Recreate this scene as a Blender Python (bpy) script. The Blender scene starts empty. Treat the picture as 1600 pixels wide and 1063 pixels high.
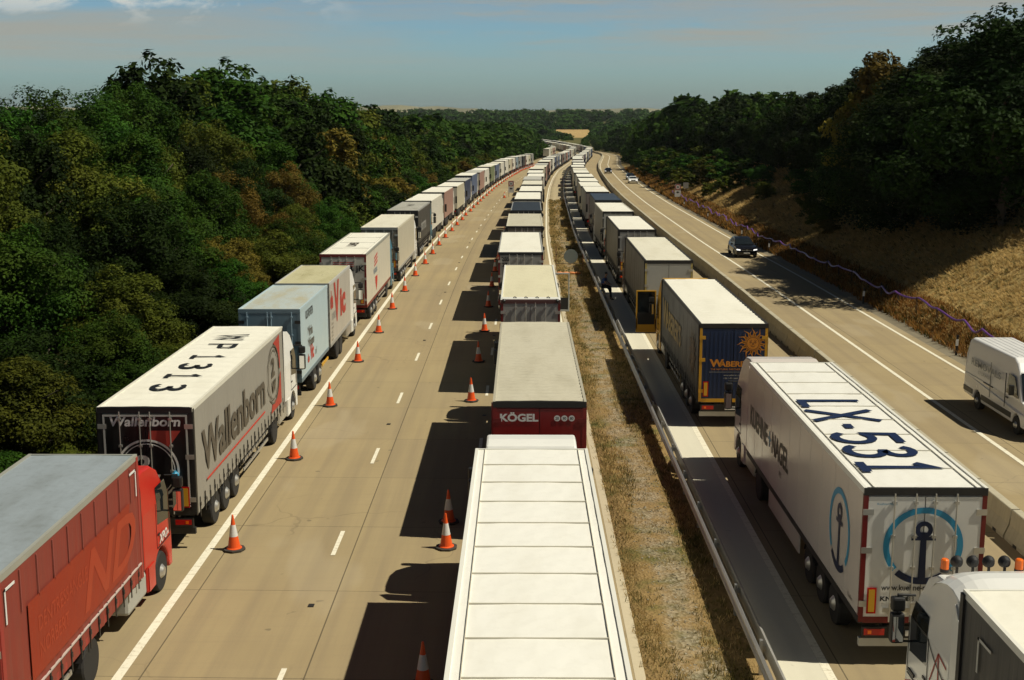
import bpy, bmesh, math, random
import numpy as np
from mathutils import Vector, Matrix
random.seed(7)
R = math.radians
S = bpy.context.scene
COL = S.collection

# ------------------------------------------------------------------ camera, sky, sun, exposure
PITCH, YAW, CAMZ = 10.24, 0.44, 11.8
cd = bpy.data.cameras.new('camera'); cam = bpy.data.objects.new('camera', cd); COL.objects.link(cam)
cam.location = (0, 0, CAMZ); cam.rotation_euler = (R(90 - PITCH), 0, R(YAW))
cd.sensor_width = 36; cd.lens = 1970 / 1600 * 36; cd.clip_start = .3; cd.clip_end = 20000
S.camera = cam
SUN_EL, SUN_AZ = 56.0, 8.0          # azimuth: degrees from +X towards -Y
sd = bpy.data.lights.new('sun', 'SUN'); sun = bpy.data.objects.new('sun', sd); COL.objects.link(sun)
sd.energy = 4.9; sd.angle = R(.5); sd.color = (1.0, .935, .77)
to_sun = Vector((math.cos(R(SUN_EL)) * math.cos(R(SUN_AZ)), -math.cos(R(SUN_EL)) * math.sin(R(SUN_AZ)), math.sin(R(SUN_EL))))
sun.rotation_euler = to_sun.to_track_quat('Z', 'Y').to_euler(); sun.location = (60, -10, 90)
S.view_settings.view_transform = 'Standard'; S.view_settings.look = 'None'
S.view_settings.exposure = 0.0; S.view_settings.gamma = 1.0; S.view_settings.use_curve_mapping = False

W = bpy.data.worlds.new('World'); S.world = W; W.use_nodes = True
wt = W.node_tree; wt.nodes.clear()
def wn(t, **k):
    n = wt.nodes.new(t)
    for a, b in k.items(): setattr(n, a, b)
    return n
wo = wn('ShaderNodeOutputWorld'); bg = wn('ShaderNodeBackground'); bg.inputs['Strength'].default_value = .115
sk = wn('ShaderNodeTexSky'); sk.sky_type = 'NISHITA'; sk.sun_disc = False
sk.sun_elevation = R(SUN_EL); sk.sun_rotation = math.atan2(to_sun.x, to_sun.y)
sk.altitude = 50; sk.air_density = 1.0; sk.dust_density = 1.2; sk.ozone_density = 1.5
tc = wn('ShaderNodeTexCoord'); sp = wn('ShaderNodeSeparateXYZ')
wt.links.new(tc.outputs['Generated'], sp.inputs[0])
# deeper upper sky as through a clean summer day
rmp = wn('ShaderNodeValToRGB'); e = rmp.color_ramp.elements
e[0].position = 0.0; e[0].color = (.64, .88, 1.0, 1); e[1].position = .5; e[1].color = (.08, .10, .12, 1)
e2 = rmp.color_ramp.elements.new(.09); e2.color = (.45, .66, .84, 1)
e3 = rmp.color_ramp.elements.new(.22); e3.color = (.12, .18, .22, 1)
wt.links.new(sp.outputs['Z'], rmp.inputs[0])
mul = wn('ShaderNodeMix', data_type='RGBA', blend_type='MULTIPLY'); mul.inputs['Factor'].default_value = 1
wt.links.new(sk.outputs[0], mul.inputs['A']); wt.links.new(rmp.outputs[0], mul.inputs['B'])
def cloud(scale, stretch, off, lo, hi, detail=6, rough=.55):
    mp = wn('ShaderNodeMapping'); mp.inputs['Scale'].default_value = (scale, scale, scale * stretch); mp.inputs['Location'].default_value = off
    mp.inputs['Rotation'].default_value = (0, R(-3), 0)
    nz = wn('ShaderNodeTexNoise'); nz.inputs['Scale'].default_value = 1; nz.inputs['Detail'].default_value = detail; nz.inputs['Roughness'].default_value = rough
    nz.inputs['Distortion'].default_value = .3
    mr = wn('ShaderNodeMapRange'); mr.inputs['From Min'].default_value = lo; mr.inputs['From Max'].default_value = hi
    wt.links.new(tc.outputs['Generated'], mp.inputs[0]); wt.links.new(mp.outputs[0], nz.inputs['Vector']); wt.links.new(nz.outputs[0], mr.inputs[0])
    return mr.outputs[0]
def wmath(op, a, b):
    m = wn('ShaderNodeMath', operation=op); m.use_clamp = True
    for i, v in enumerate((a, b)):
        if isinstance(v, (int, float)): m.inputs[i].default_value = v
        else: wt.links.new(v, m.inputs[i])
    return m.outputs[0]
def band(lo0, lo1, hi0, hi1):
    a = wn('ShaderNodeMapRange'); a.inputs['From Min'].default_value = lo0; a.inputs['From Max'].default_value = lo1
    b = wn('ShaderNodeMapRange'); b.inputs['From Min'].default_value = hi0; b.inputs['From Max'].default_value = hi1; b.inputs['To Min'].default_value = 1; b.inputs['To Max'].default_value = 0
    wt.links.new(sp.outputs['Z'], a.inputs[0]); wt.links.new(sp.outputs['Z'], b.inputs[0])
    return wmath('MULTIPLY', a.outputs[0], b.outputs[0])
wisp = wmath('MULTIPLY', cloud(3.0, 14, (3.1, 1.7, .9), .44, .60, 9, .66), band(.03, .06, .12, .3))
xr_ = wn('ShaderNodeMapRange'); xr_.inputs['From Min'].default_value = -.12; xr_.inputs['From Max'].default_value = -.2; wt.links.new(sp.outputs['X'], xr_.inputs[0])
puff = wmath('MULTIPLY', xr_.outputs[0], cloud(17, 2.3, (2.3, 4.6, 2.9), .53, .64, 8, .6)); puff = wmath('MULTIPLY', puff, band(.062, .08, .3, .4))
veil = wmath('MULTIPLY', cloud(1.5, 15, (7.7, .2, 1.4), .42, .60, 7, .62), band(.025, .045, .07, .1))
m1 = wn('ShaderNodeMix', data_type='RGBA'); m1.inputs['B'].default_value = (3.3, 3.15, 2.65, 1)
wt.links.new(wmath('MULTIPLY', wmath('MAXIMUM', wisp, veil), .8), m1.inputs['Factor']); wt.links.new(mul.outputs['Result'], m1.inputs['A'])
m2 = wn('ShaderNodeMix', data_type='RGBA'); m2.inputs['B'].default_value = (6.2, 6.0, 5.3, 1)
wt.links.new(wmath('MULTIPLY', puff, .7), m2.inputs['Factor']); wt.links.new(m1.outputs['Result'], m2.inputs['A'])
wt.links.new(m2.outputs['Result'], bg.inputs['Color']); wt.links.new(bg.outputs[0], wo.inputs[0])

# ------------------------------------------------------------------ road alignment
_D = np.array([-60, 0, 90, 122, 147, 188, 238, 288, 360, 452, 520, 580, 640, 700, 760, 850, 950, 1100, 1300, 3000.])
_O = np.array([0, 0, 0, .15, .6, 1.4, 2.8, 4.7, 8.0, 13.4, 18.5, 23, 26, 26.3, 22, 10, -8, -42, -90, -90.])
_Z = np.array([0, 0, 0, -.45, -.8, -1.5, -2.25, -3.0, -4.4, -6.6, -7.4, -8, -9.2, -10.2, -10.4, -10.2, -10.5, -11.5, -13, -13.])
_t = np.arange(-60, 3000, 2.0)
def _sm(a):
    v = np.interp(_t, _D, a); k = np.exp(-np.linspace(-2, 2, 25) ** 2); k /= k.sum()
    return np.convolve(np.pad(v, 12, 'edge'), k, 'valid')
_OF, _ZF = _sm(_O), _sm(_Z)
def off(D): return float(np.interp(D, _t, _OF))
def rz(D): return float(np.interp(D, _t, _ZF))
def P(x, D, z=0.0): return Vector((x + off(D), D, rz(D) + z))
def head(D, L=4.0): return math.atan2(off(D + L) - off(D), L), math.atan2(rz(D + L) - rz(D), L)
def ghn(x, D):
    """height of the natural ground above the road level at D (vectorised)"""
    x = np.asarray(x, float); D = np.asarray(D, float) + 0 * x
    k = np.interp(D, [0, 240, 420, 620], [1, 1, .55, .2])
    b = np.interp(x, [20.9, 21.2, 22.0, 33.5, 42, 60, 120], [-.06, .03, .12, 5.6, 7.2, 8, 8.5])
    lum = .22 * np.sin(x * .9 + D * .31) * np.sin(D * .17 + x * .2) * np.interp(x, [22.3, 26], [0, 1])
    l = np.interp(x, [-300, -60, -30, -14, -12.9, -12.7], [3, 1.5, .8, .1, .03, -.06])
    h = np.where(x > 20.9, b * k + lum * k, np.where(x < -12.7, l, -.06))
    md = (x > 2.65) & (x < 5.35)
    h = np.where(md, .03 + .05 * np.sin(D * .21) * np.sin((x - 2.65) * 1.16), h)
    return h
def gh(x, D): return float(ghn(x, D))

# ------------------------------------------------------------------ materials
MATS = {}
def nt(name):
    m = bpy.data.materials.new(name); m.use_nodes = True; t = m.node_tree
    return m, t, t.nodes['Principled BSDF']
def setsp(b, v):
    if 'Specular IOR Level' in b.inputs: b.inputs['Specular IOR Level'].default_value = v
class N:
    def __init__(s, t): s.t = t
    def n(s, ty, **k):
        q = s.t.nodes.new(ty)
        for a, b in k.items(): setattr(q, a, b)
        return q
    def l(s, a, b): s.t.links.new(a, b)
    def noise(s, vec, scale, detail=3, rough=.5, sc=None):
        if sc:
            mp = s.n('ShaderNodeMapping'); mp.inputs['Scale'].default_value = sc; s.l(vec, mp.inputs[0]); vec = mp.outputs[0]
        q = s.n('ShaderNodeTexNoise'); q.inputs['Scale'].default_value = scale; q.inputs['Detail'].default_value = detail; q.inputs['Roughness'].default_value = rough
        s.l(vec, q.inputs['Vector']); return q.outputs[0]
    def rng(s, v, a, b, c=0.0, d=1.0):
        q = s.n('ShaderNodeMapRange'); s.l(v, q.inputs[0])
        for i, x in zip((1, 2, 3, 4), (a, b, c, d)): q.inputs[i].default_value = x
        return q.outputs[0]
    def m(s, op, a, b=0.0, c=None, clamp=False):
        q = s.n('ShaderNodeMath', operation=op); q.use_clamp = clamp
        for i, v in enumerate((a, b) if c is None else (a, b, c)):
            if isinstance(v, (int, float)): q.inputs[i].default_value = v
            else: s.l(v, q.inputs[i])
        return q.outputs[0]
    def mix(s, f, a, b, mode='MIX'):
        q = s.n('ShaderNodeMix', data_type='RGBA', blend_type=mode)
        for k, v in (('Factor', f), ('A', a), ('B', b)):
            if isinstance(v, (int, float)): q.inputs[k].default_value = v
            elif isinstance(v, tuple): q.inputs[k].default_value = v if len(v) == 4 else v + (1,)
            else: s.l(v, q.inputs[k])
        return q.outputs['Result']
    def bump(s, b, h, st=.3, dist=.02):
        q = s.n('ShaderNodeBump'); q.inputs['Strength'].default_value = st; q.inputs['Distance'].default_value = dist
        s.l(h, q.inputs['Height']); s.l(q.outputs[0], b.inputs['Normal'])
def paint(name, col, rough=.4, dirt=.12, metal=0.0, streak=0.0, spec=.5):
    if name in MATS: return MATS[name]
    m, t, b = nt(name); n = N(t); b.inputs['Roughness'].default_value = rough; b.inputs['Metallic'].default_value = metal; setsp(b, spec)
    tc = n.n('ShaderNodeTexCoord').outputs['Object']
    a = n.rng(n.noise(tc, 1.3, 5, .6), .35, .75)
    f = n.m('MULTIPLY', a, dirt, clamp=True)
    dk = tuple(c * .55 + .012 for c in col)
    c1 = n.mix(f, tuple(col), dk)
    if streak:
        s2 = n.rng(n.noise(tc, 1.0, 4, .6, (2.2, 9, .35)), .45, .8)
        c1 = n.mix(n.m('MULTIPLY', s2, streak), c1, tuple(c * .5 + .03 for c in col))
    oi = n.n('ShaderNodeObjectInfo')
    n.l(c1, b.inputs['Base Color'])
    n.l(n.rng(n.noise(tc, .9, 2), .3, .7, max(rough - .04, .03), min(rough + .06, 1)), b.inputs['Roughness'])
    MATS[name] = m; return m
def roofmat(name, col, dirt=(.45, .38, .2), amt=.35, rough=.55):
    if name in MATS: return MATS[name]
    m, t, b = nt(name); n = N(t); setsp(b, .25)
    tc = n.n('ShaderNodeTexCoord').outputs['Object']
    a = n.rng(n.noise(tc, .8, 6, .62, (1.4, .35, 1)), .45, .8, 0, 1)
    a2 = n.rng(n.noise(tc, 5, 4, .6), .5, .8, 0, .5)
    f = n.m('MULTIPLY', n.m('ADD', a, a2, clamp=True), amt)
    n.l(n.mix(f, tuple(col), tuple(dirt)), b.inputs['Base Color']); b.inputs['Roughness'].default_value = rough
    n.bump(b, n.noise(tc, 1.1, 3, .5, (2, .8, 1)), .25, .03)
    MATS[name] = m; return m
BLACK = paint('black_trim', (.012, .012, .012), .45, .3)
DARK = paint('dark_chassis', (.02, .018, .016), .6, .4)
RUB = paint('rubber', (.018, .017, .016), .8, .3)
STEEL = paint('galvanised', (.42, .42, .4), .45, .3, .7)
ALU = paint('brushed_alloy', (.55, .54, .5), .38, .25, .75)
WHITE = paint('white_paint', (.78, .78, .74), .32, .1, streak=.12)
CREAM = paint('cream_paint', (.68, .64, .50), .4, .18, streak=.15)
GREYP = paint('grey_panel', (.33, .33, .31), .45, .25, streak=.3)
LGREY = paint('light_grey_panel', (.5, .5, .46), .45, .2, streak=.25)
REDP = paint('red_paint', (.50, .022, .012), .3, .12)
MAROON = paint('maroon_paint', (.16, .008, .008), .38, .2)
YEL = paint('yellow_paint', (.62, .33, .02), .4, .2)
ORANGE = paint('orange_plastic', (.80, .16, .01), .4, .15)
REDL = paint('red_lens', (.45, .01, .008), .15, .05)
AMBER = paint('amber_lens', (.85, .16, .01), .12, .05)
INK = paint('navy_ink', (.008, .018, .06), .4, .05)
BLK = paint('black_ink', (.01, .01, .01), .5, .05)
SKYB = paint('sky_blue_ink', (.03, .27, .46), .4, .05)
REDI = paint('red_ink', (.55, .03, .02), .45, .1)
WHI = paint('white_ink', (.75, .75, .72), .45, .1)
DGI = paint('dark_grey_ink', (.10, .085, .065), .5, .1)
def glassmat():
    m, t, b = nt('tinted_glass'); b.inputs['Base Color'].default_value = (.012, .016, .018, 1); b.inputs['Roughness'].default_value = .06; setsp(b, .7); return m
GLASS = glassmat()
def mirrormat():
    m, t, b = nt('mirror_glass'); b.inputs['Base Color'].default_value = (.8, .82, .82, 1); b.inputs['Roughness'].default_value = .03; b.inputs['Metallic'].default_value = 1; return m
MIRR = mirrormat()

def concrete():
    m, t, b = nt('road_concrete'); n = N(t); setsp(b, .25)
    uv = n.n('ShaderNodeUVMap').outputs[0]; s = n.n('ShaderNodeSeparateXYZ'); n.l(uv, s.inputs[0])
    x, d = s.outputs[0], s.outputs[1]
    xj = None; cell = 0.0
    jl = [-8.08, -4.6, -1.15, 6.9, 10.3, 17.6]
    line = None
    for q in jl:
        g = n.m('LESS_THAN', n.m('ABSOLUTE', n.m('SUBTRACT', x, q)), .016)
        line = g if line is None else n.m('MAXIMUM', line, g)
        c = n.m('GREATER_THAN', x, q); cell = n.m('ADD', cell, c)
    fr = n.m('FRACT', n.m('DIVIDE', n.m('ADD', d, n.m('MULTIPLY', x, .02)), 4.97))
    tj = n.m('LESS_THAN', fr, .0042)
    line = n.m('MAXIMUM', line, tj)
    cb = n.n('ShaderNodeCombineXYZ'); n.l(n.m('FLOOR', n.m('DIVIDE', n.m('ADD', d, n.m('MULTIPLY', x, .02)), 4.97)), cb.inputs[0]); n.l(cell, cb.inputs[1])
    wnz = n.n('ShaderNodeTexWhiteNoise', noise_dimensions='2D'); n.l(cb.outputs[0], wnz.inputs['Vector'])
    base = n.mix(n.noise(uv, .35, 4, .6), (.300, .232, .122), (.39, .310, .170))
    base = n.mix(n.m('MULTIPLY', n.m('SUBTRACT', wnz.outputs[0], .5), .5), base, (.28, .24, .17)) if False else n.mix(n.m('MULTIPLY', wnz.outputs[0], .38), base, (.27, .215, .135))
    # wheel tracks and oil along the lanes
    tr = n.rng(n.noise(uv, 1.0, 5, .6, (1.9, .045, 1)), .42, .66)
    base = n.mix(n.m('MULTIPLY', tr, .5), base, (.235, .185, .115))
    st = n.rng(n.noise(uv, 1.0, 6, .7, (.25, 5.5, 1)), .5, .75)
    base = n.mix(n.m('MULTIPLY', st, .22), base, (.23, .18, .12))
    fine = n.noise(uv, 22, 3, .7)
    base = n.mix(n.rng(fine, .3, .7, 0, .16), base, (.22, .18, .12))
    sp_ = n.rng(n.noise(uv, 2.3, 2, .4), .73, .77); base = n.mix(n.m('MULTIPLY', sp_, .5), base, (.1, .085, .06))
    vo = n.n('ShaderNodeTexVoronoi', feature='DISTANCE_TO_EDGE'); vo.inputs['Scale'].default_value = .23
    wp = n.n('ShaderNodeVectorMath', operation='ADD'); nv = n.n('ShaderNodeTexNoise'); nv.inputs['Scale'].default_value = .9; n.l(uv, nv.inputs['Vector']); n.l(uv, wp.inputs[0]); n.l(nv.outputs['Color'], wp.inputs[1]); n.l(wp.outputs[0], vo.inputs['Vector'])
    ck = n.m('MULTIPLY', n.m('LESS_THAN', vo.outputs['Distance'], .006), n.rng(n.noise(uv, .11, 2), .52, .56)); base = n.mix(n.m('MULTIPLY', ck, .22), base, (.09, .07, .045))
    pt = n.rng(n.noise(uv, .16, 3, .5, (1.4, .5, 1)), .60, .63); base = n.mix(n.m('MULTIPLY', pt, .22), base, (.42, .36, .25))
    base = n.mix(n.m('MULTIPLY', line, .72), base, (.055, .045, .03))
    n.l(base, b.inputs['Base Color']); b.inputs['Roughness'].default_value = .85
    n.bump(b, n.m('ADD', fine, n.m('MULTIPLY', line, -3)), .25, .01)
    return m
def asphaltlike(name, c1, c2, scale=8, uvx=True):
    m, t, b = nt(name); n = N(t); setsp(b, .3)
    uv = n.n('ShaderNodeUVMap').outputs[0]
    f = n.noise(uv, scale, 5, .65); g = n.rng(n.noise(uv, 1, 4, .6, (1.2, .08, 1)), .35, .75)
    c = n.mix(n.m('MULTIPLY', n.m('ADD', f, g), .5), c1, c2)
    sp_ = n.rng(n.noise(uv, 3.1, 3, .6), .68, .74); c = n.mix(n.m('MULTIPLY', sp_, .35), c, tuple(q * .45 for q in c1))
    n.l(c, b.inputs['Base Color']); b.inputs['Roughness'].default_value = .7
    n.bump(b, n.noise(uv, 60, 2), .2, .005); return m
def markmat():
    m, t, b = nt('road_paint'); n = N(t); setsp(b, .3)
    uv = n.n('ShaderNodeUVMap').outputs[0]
    f = n.rng(n.noise(uv, 9, 5, .7), .52, .66); c = n.mix(n.m('MULTIPLY', f, .55), (.76, .72, .58), (.42, .35, .23))
    s = n.n('ShaderNodeSeparateXYZ'); n.l(uv, s.inputs[0])
    tj = n.m('LESS_THAN', n.m('FRACT', n.m('DIVIDE', s.outputs[1], .62)), .04)
    c = n.mix(n.m('MULTIPLY', tj, .5), c, (.35, .3, .2))
    n.l(c, b.inputs['Base Color']); b.inputs['Roughness'].default_value = .65; return m
def drygrass(name, cols, patch=.25, bumpk=.6):
    m, t, b = nt(name); n = N(t); setsp(b, .1)
    tc = n.n('ShaderNodeTexCoord').outputs['Object']
    f = n.rng(n.noise(tc, patch, 5, .6), .35, .65); g = n.rng(n.noise(tc, patch * 3.3, 4, .6), .4, .62)
    h = n.noise(tc, 1, 5, .7, (9, 3, 9))
    c = n.mix(f, cols[0], cols[1]); c = n.mix(n.m('MULTIPLY', g, .6), c, cols[2]); c = n.mix(n.rng(h, .35, .7, 0, .7), c, cols[3])
    n.l(c, b.inputs['Base Color']); b.inputs['Roughness'].default_value = .95
    n.bump(b, h, bumpk, .12); return m
def gravelmat():
    m, t, b = nt('median_soil'); n = N(t); setsp(b, .15)
    uv = n.n('ShaderNodeUVMap').outputs[0]; s = n.n('ShaderNodeSeparateXYZ'); n.l(uv, s.inputs[0])
    v = n.n('ShaderNodeTexVoronoi'); v.inputs['Scale'].default_value = 13; n.l(uv, v.inputs['Vector'])
    sc = n.n('ShaderNodeSeparateColor'); n.l(v.outputs['Color'], sc.inputs[0])
    st = n.mix(sc.outputs[0], (.10, .085, .06), (.42, .37, .28))
    gr = n.mix(n.noise(uv, 3.0, 5, .7, (1, .6, 1)), (.17, .11, .042), (.32, .22, .095))
    gr = n.mix(n.rng(n.noise(uv, .6, 4, .6), .5, .66), gr, (.10, .10, .028))
    edge = n.m('ADD', s.outputs[0], n.m('MULTIPLY', n.m('SUBTRACT', n.noise(uv, .5, 4, .6), .5), 1.6))
    a = n.m('MULTIPLY', n.rng(edge, 3.15, 3.5), n.rng(edge, 4.1, 4.5, 1, 0))
    n.l(n.mix(n.m('MULTIPLY', n.m('MULTIPLY', a, n.rng(n.noise(uv, 1.1, 5, .7), .40, .56, .1, .9)), .62), gr, st), b.inputs['Base Color']); b.inputs['Roughness'].default_value = .95
    n.bump(b, v.outputs['Distance'], .7, .05); return m
CONC = concrete()
STRIP = asphaltlike('pale_surfacing', (.58, .55, .44), (.68, .65, .53), 5)
EDGEC = asphaltlike('kerb_concrete', (.42, .36, .25), (.55, .48, .34), 6)
GRAV = asphaltlike('shoulder_gravel', (.14, .12, .08), (.30, .26, .18), 18)
PAVEM = asphaltlike('paved_crossover', (.34, .28, .17), (.44, .37, .23), 3)
MARK = markmat()
MEDI = gravelmat()
BANK = drygrass('bank_grass', ((.56, .41, .18), (.42, .29, .115), (.22, .19, .06), (.28, .20, .08)))
FLOOR = drygrass('woodland_floor', ((.06, .06, .02), (.08, .06, .02), (.04, .05, .014), (.03, .03, .01)))
FARG = drygrass('far_fields', ((.10, .10, .035), (.15, .13, .05), (.07, .08, .025), (.06, .06, .02)), .01, .05)
WHEAT = drygrass('wheat', ((.40, .28, .12), (.48, .34, .15), (.34, .24, .10), (.36, .25, .11)), .03, .1)

# ------------------------------------------------------------------ mesh builder
class G:
    def __init__(s): s.v = []; s.f = []; s.m = []; s.mats = []
    def mi(s, mat):
        if mat not in s.mats: s.mats.append(mat)
        return s.mats.index(mat)
    def add(s, vs, fs, mat):
        b = len(s.v); k = s.mi(mat); s.v.extend([tuple(v) for v in vs])
        for f in fs: s.f.append([i + b for i in f]); s.m.append(k)
    def box(s, x0, x1, y0, y1, z0, z1, mat, M=None):
        vs = [Vector((x, y, z)) for z in (z0, z1) for y in (y0, y1) for x in (x0, x1)]
        if M: vs = [M @ v for v in vs]
        s.add(vs, [(0, 2, 3, 1), (4, 5, 7, 6), (0, 1, 5, 4), (2, 6, 7, 3), (0, 4, 6, 2), (1, 3, 7, 5)], mat)
    def quad(s, p, mat): s.add(p, [tuple(range(len(p)))], mat)
    def prism_x(s, prof, x0, x1, mat):
        n = len(prof); vs = [(x0, y, z) for y, z in prof] + [(x1, y, z) for y, z in prof]
        fs = [tuple(range(n)), tuple(range(2 * n - 1, n - 1, -1))] + [(i, i + n, (i + 1) % n + n, (i + 1) % n) for i in range(n)]
        s.add(vs, fs, mat)
    def lathe(s, prof, c, axis, seg, mat, closed=False):
        # prof: (along, radius)
        a = Vector(axis).normalized(); u = a.orthogonal().normalized(); w = a.cross(u); c = Vector(c); vs = []
        for al, r in prof:
            for i in range(seg):
                t = 2 * math.pi * i / seg; vs.append(c + a * al + (u * math.cos(t) + w * math.sin(t)) * r)
        fs = []
        for j in range(len(prof) - 1):
            for i in range(seg): fs.append((j * seg + i, j * seg + (i + 1) % seg, (j + 1) * seg + (i + 1) % seg, (j + 1) * seg + i))
        if prof[0][1] > 1e-4: fs.append(tuple(range(seg - 1, -1, -1)))
        if prof[-1][1] > 1e-4: fs.append(tuple((len(prof) - 1) * seg + i for i in range(seg)))
        s.add(vs, fs, mat)
    def rod(s, a, b, r, mat, seg=6, r2=None):
        a = Vector(a); b = Vector(b); s.lathe([(0, r), ((b - a).length, r if r2 is None else r2)], a, b - a, seg, mat)
    def tube(s, pts, r, mat, seg=6):
        pts = [Vector(p) for p in pts]; vs = []
        for i, p in enumerate(pts):
            d = (pts[min(i + 1, len(pts) - 1)] - pts[max(i - 1, 0)]).normalized(); u = d.cross(Vector((0, 0, 1)))
            u = u.normalized() if u.length > 1e-3 else Vector((1, 0, 0)); w = d.cross(u)
            for k in range(seg):
                t = 2 * math.pi * k / seg; vs.append(p + (u * math.cos(t) + w * math.sin(t)) * r)
        fs = [(i * seg + k, i * seg + (k + 1) % seg, (i + 1) * seg + (k + 1) % seg, (i + 1) * seg + k) for i in range(len(pts) - 1) for k in range(seg)]
        s.add(vs, fs, mat)
    def sphere(s, c, r, mat, seg=10, rings=6, sc=(1, 1, 1)):
        pr = [(-math.cos(math.pi * i / rings), max(math.sin(math.pi * i / rings), 1e-5)) for i in range(rings + 1)]
        b = len(s.v); s.lathe([(a * r, q * r) for a, q in pr], (0, 0, 0), (0, 0, 1), seg, mat)
        for i in range(b, len(s.v)):
            v = s.v[i]; s.v[i] = (v[0] * sc[0] + c[0], v[1] * sc[1] + c[1], v[2] * sc[2] + c[2])
    def arc(s, o, u, v, r0, r1, a0, a1, mat, seg=28, su=1.0):
        o, u, v = Vector(o), Vector(u), Vector(v); vs = []
        for i in range(seg + 1):
            t = R(a0 + (a1 - a0) * i / seg)
            for r in (r0, r1): vs.append(o + u * (math.cos(t) * r * su) + v * (math.sin(t) * r))
        s.add(vs, [(2 * i, 2 * i + 1, 2 * i + 3, 2 * i + 2) for i in range(seg)], mat)
    def flat(s, o, u, v, pts, mat):
        o, u, v = Vector(o), Vector(u), Vector(v); s.quad([o + u * a + v * b for a, b in pts], mat)
    def text(s, txt, o, u, v, h, mat, xs=1.0, bold=0.0, align='LEFT', shear=0.0):
        vs, fs = textmesh(txt, bold, align, shear); o, u, v = Vector(o), Vector(u), Vector(v)
        k = h / .7
        s.add([o + u * (a * k * xs) + v * (b * k) for a, b in vs], fs, mat)
    def build(s, name, parent=None, bevel=0, smooth=False, seg=2):
        if name == 'lettering':
            parts = {}
            for f, m in zip(s.f, s.m):
                p = [Vector(s.v[i]) for i in f[:3]]; e = [max(abs(p[1][k] - p[0][k]), abs(p[2][k] - p[0][k])) for k in range(3)]
                n = (p[1] - p[0]).cross(p[2] - p[0]); k = max(range(3), key=lambda q: abs(n[q])) if n.length > 1e-9 else e.index(min(e))
                h = parts.setdefault(k, G()); h.add([s.v[i] for i in f], [tuple(range(len(f)))], s.mats[m])
            for k, h in parts.items():
                if len(h.f) > 12 or len(parts) == 1: o = h.build(('side_lettering', 'rear_lettering', 'roof_lettering')[k], parent)
            return o
        me = bpy.data.meshes.new(name); me.from_pydata(s.v, [], s.f)
        for m in s.mats: me.materials.append(m)
        me.polygons.foreach_set('material_index', s.m)
        if smooth: me.polygons.foreach_set('use_smooth', [True] * len(s.f))
        me.update()
        o = bpy.data.objects.new(name, me); COL.objects.link(o)
        if parent: o.parent = parent
        if bevel:
            b = o.modifiers.new('bevel', 'BEVEL'); b.width = bevel; b.segments = seg; b.limit_method = 'ANGLE'; b.angle_limit = R(35)
        return o
def _arc(cx, cy, rx, ry, a0, a1, n=12): return [(cx + rx * math.cos(R(a0 + (a1 - a0) * i / n)), cy + ry * math.sin(R(a0 + (a1 - a0) * i / n))) for i in range(n + 1)]
GLY = {'L': [[(.08, 1), (.08, .08), (1, .08)]], 'X': [[(0, 0), (1, 1)], [(0, 1), (1, 0)]], '-': [[(.2, .42), (.8, .42)]],
       '5': [[(.92, .93), (.16, .93), (.12, .52)] + _arc(.48, .33, .44, .26, 130, -150)], '3': [_arc(.46, .75, .38, .19, 150, -90, 10) + _arc(.46, .30, .44, .24, 90, -155, 12)],
       '1': [[(.2, .78), (.55, .97), (.55, .08)], [(.12, .06), (.95, .06)]], 'W': [[(0, 1), (.26, .04), (.5, .8), (.74, .04), (1, 1)]], 'P': [[(.08, 0), (.08, .94)] + _arc(.5, .70, .42, .24, 90, -90, 10) + [(.08, .46)]]}
def strokes(g, ch, o, u, v, w, h, t, mat):
    # thick drawn characters; u reading direction, v upwards
    o, u, v = Vector(o), Vector(u), Vector(v); n = u.cross(v)
    for k, pl in enumerate(GLY[ch]):
        p = [Vector((a * w, b * h)) for a, b in pl]; L, Rr = [], []
        for i, q in enumerate(p):
            d0 = (p[i] - p[i - 1]).normalized() if i else (p[1] - p[0]).normalized(); d1 = (p[i + 1] - p[i]).normalized() if i < len(p) - 1 else d0
            n0, n1 = Vector((-d0.y, d0.x)), Vector((-d1.y, d1.x)); m = n0 + n1; m = m.normalized() if m.length > .2 else n0; kf = t / 2 / max(.45, m.dot(n0)); L.append(q + m * kf); Rr.append(q - m * kf)
        for i in range(len(p) - 1): g.quad([o + n * (.002 * k) + u * a.x + v * a.y for a in (L[i], Rr[i], Rr[i + 1], L[i + 1])], mat)
_TX = {}
def textmesh(txt, bold, align, shear):
    k = (txt, bold, align, shear)
    if k in _TX: return _TX[k]
    cu = bpy.data.curves.new('tmp', 'FONT'); cu.body = txt; cu.size = 1; cu.offset = bold; cu.align_x = align; cu.shear = shear; cu.resolution_u = 3; cu.fill_mode = 'FRONT'
    ob = bpy.data.objects.new('tmp', cu); COL.objects.link(ob); dg = bpy.context.evaluated_depsgraph_get(); dg.update()
    me = bpy.data.meshes.new_from_object(ob.evaluated_get(dg))
    fs = [tuple(p.vertices) for p in me.polygons if p.normal.z > 0]
    if not fs: fs = [tuple(p.vertices) for p in me.polygons]
    r = ([(v.co.x, v.co.y) for v in me.vertices], fs)
    bpy.data.objects.remove(ob); bpy.data.curves.remove(cu); bpy.data.meshes.remove(me); _TX[k] = r; return r
def tag(o, label=None, cat=None, group=None, kind=None):
    if label: o['label'] = label
    if cat: o['category'] = cat
    if group: o['group'] = group
    if kind: o['kind'] = kind
    return o
def empty(name, loc, rz_=0, rx=0):
    o = bpy.data.objects.new(name, None); COL.objects.link(o); o.location = loc; o.rotation_euler = (rx, 0, rz_); o.empty_display_size = .3; return o
def place(o, x, D, z=0.0, L=4.0):
    h, p = head(D, L); o.location = P(x, D, z); o.rotation_euler = (p, 0, -h)
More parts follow.
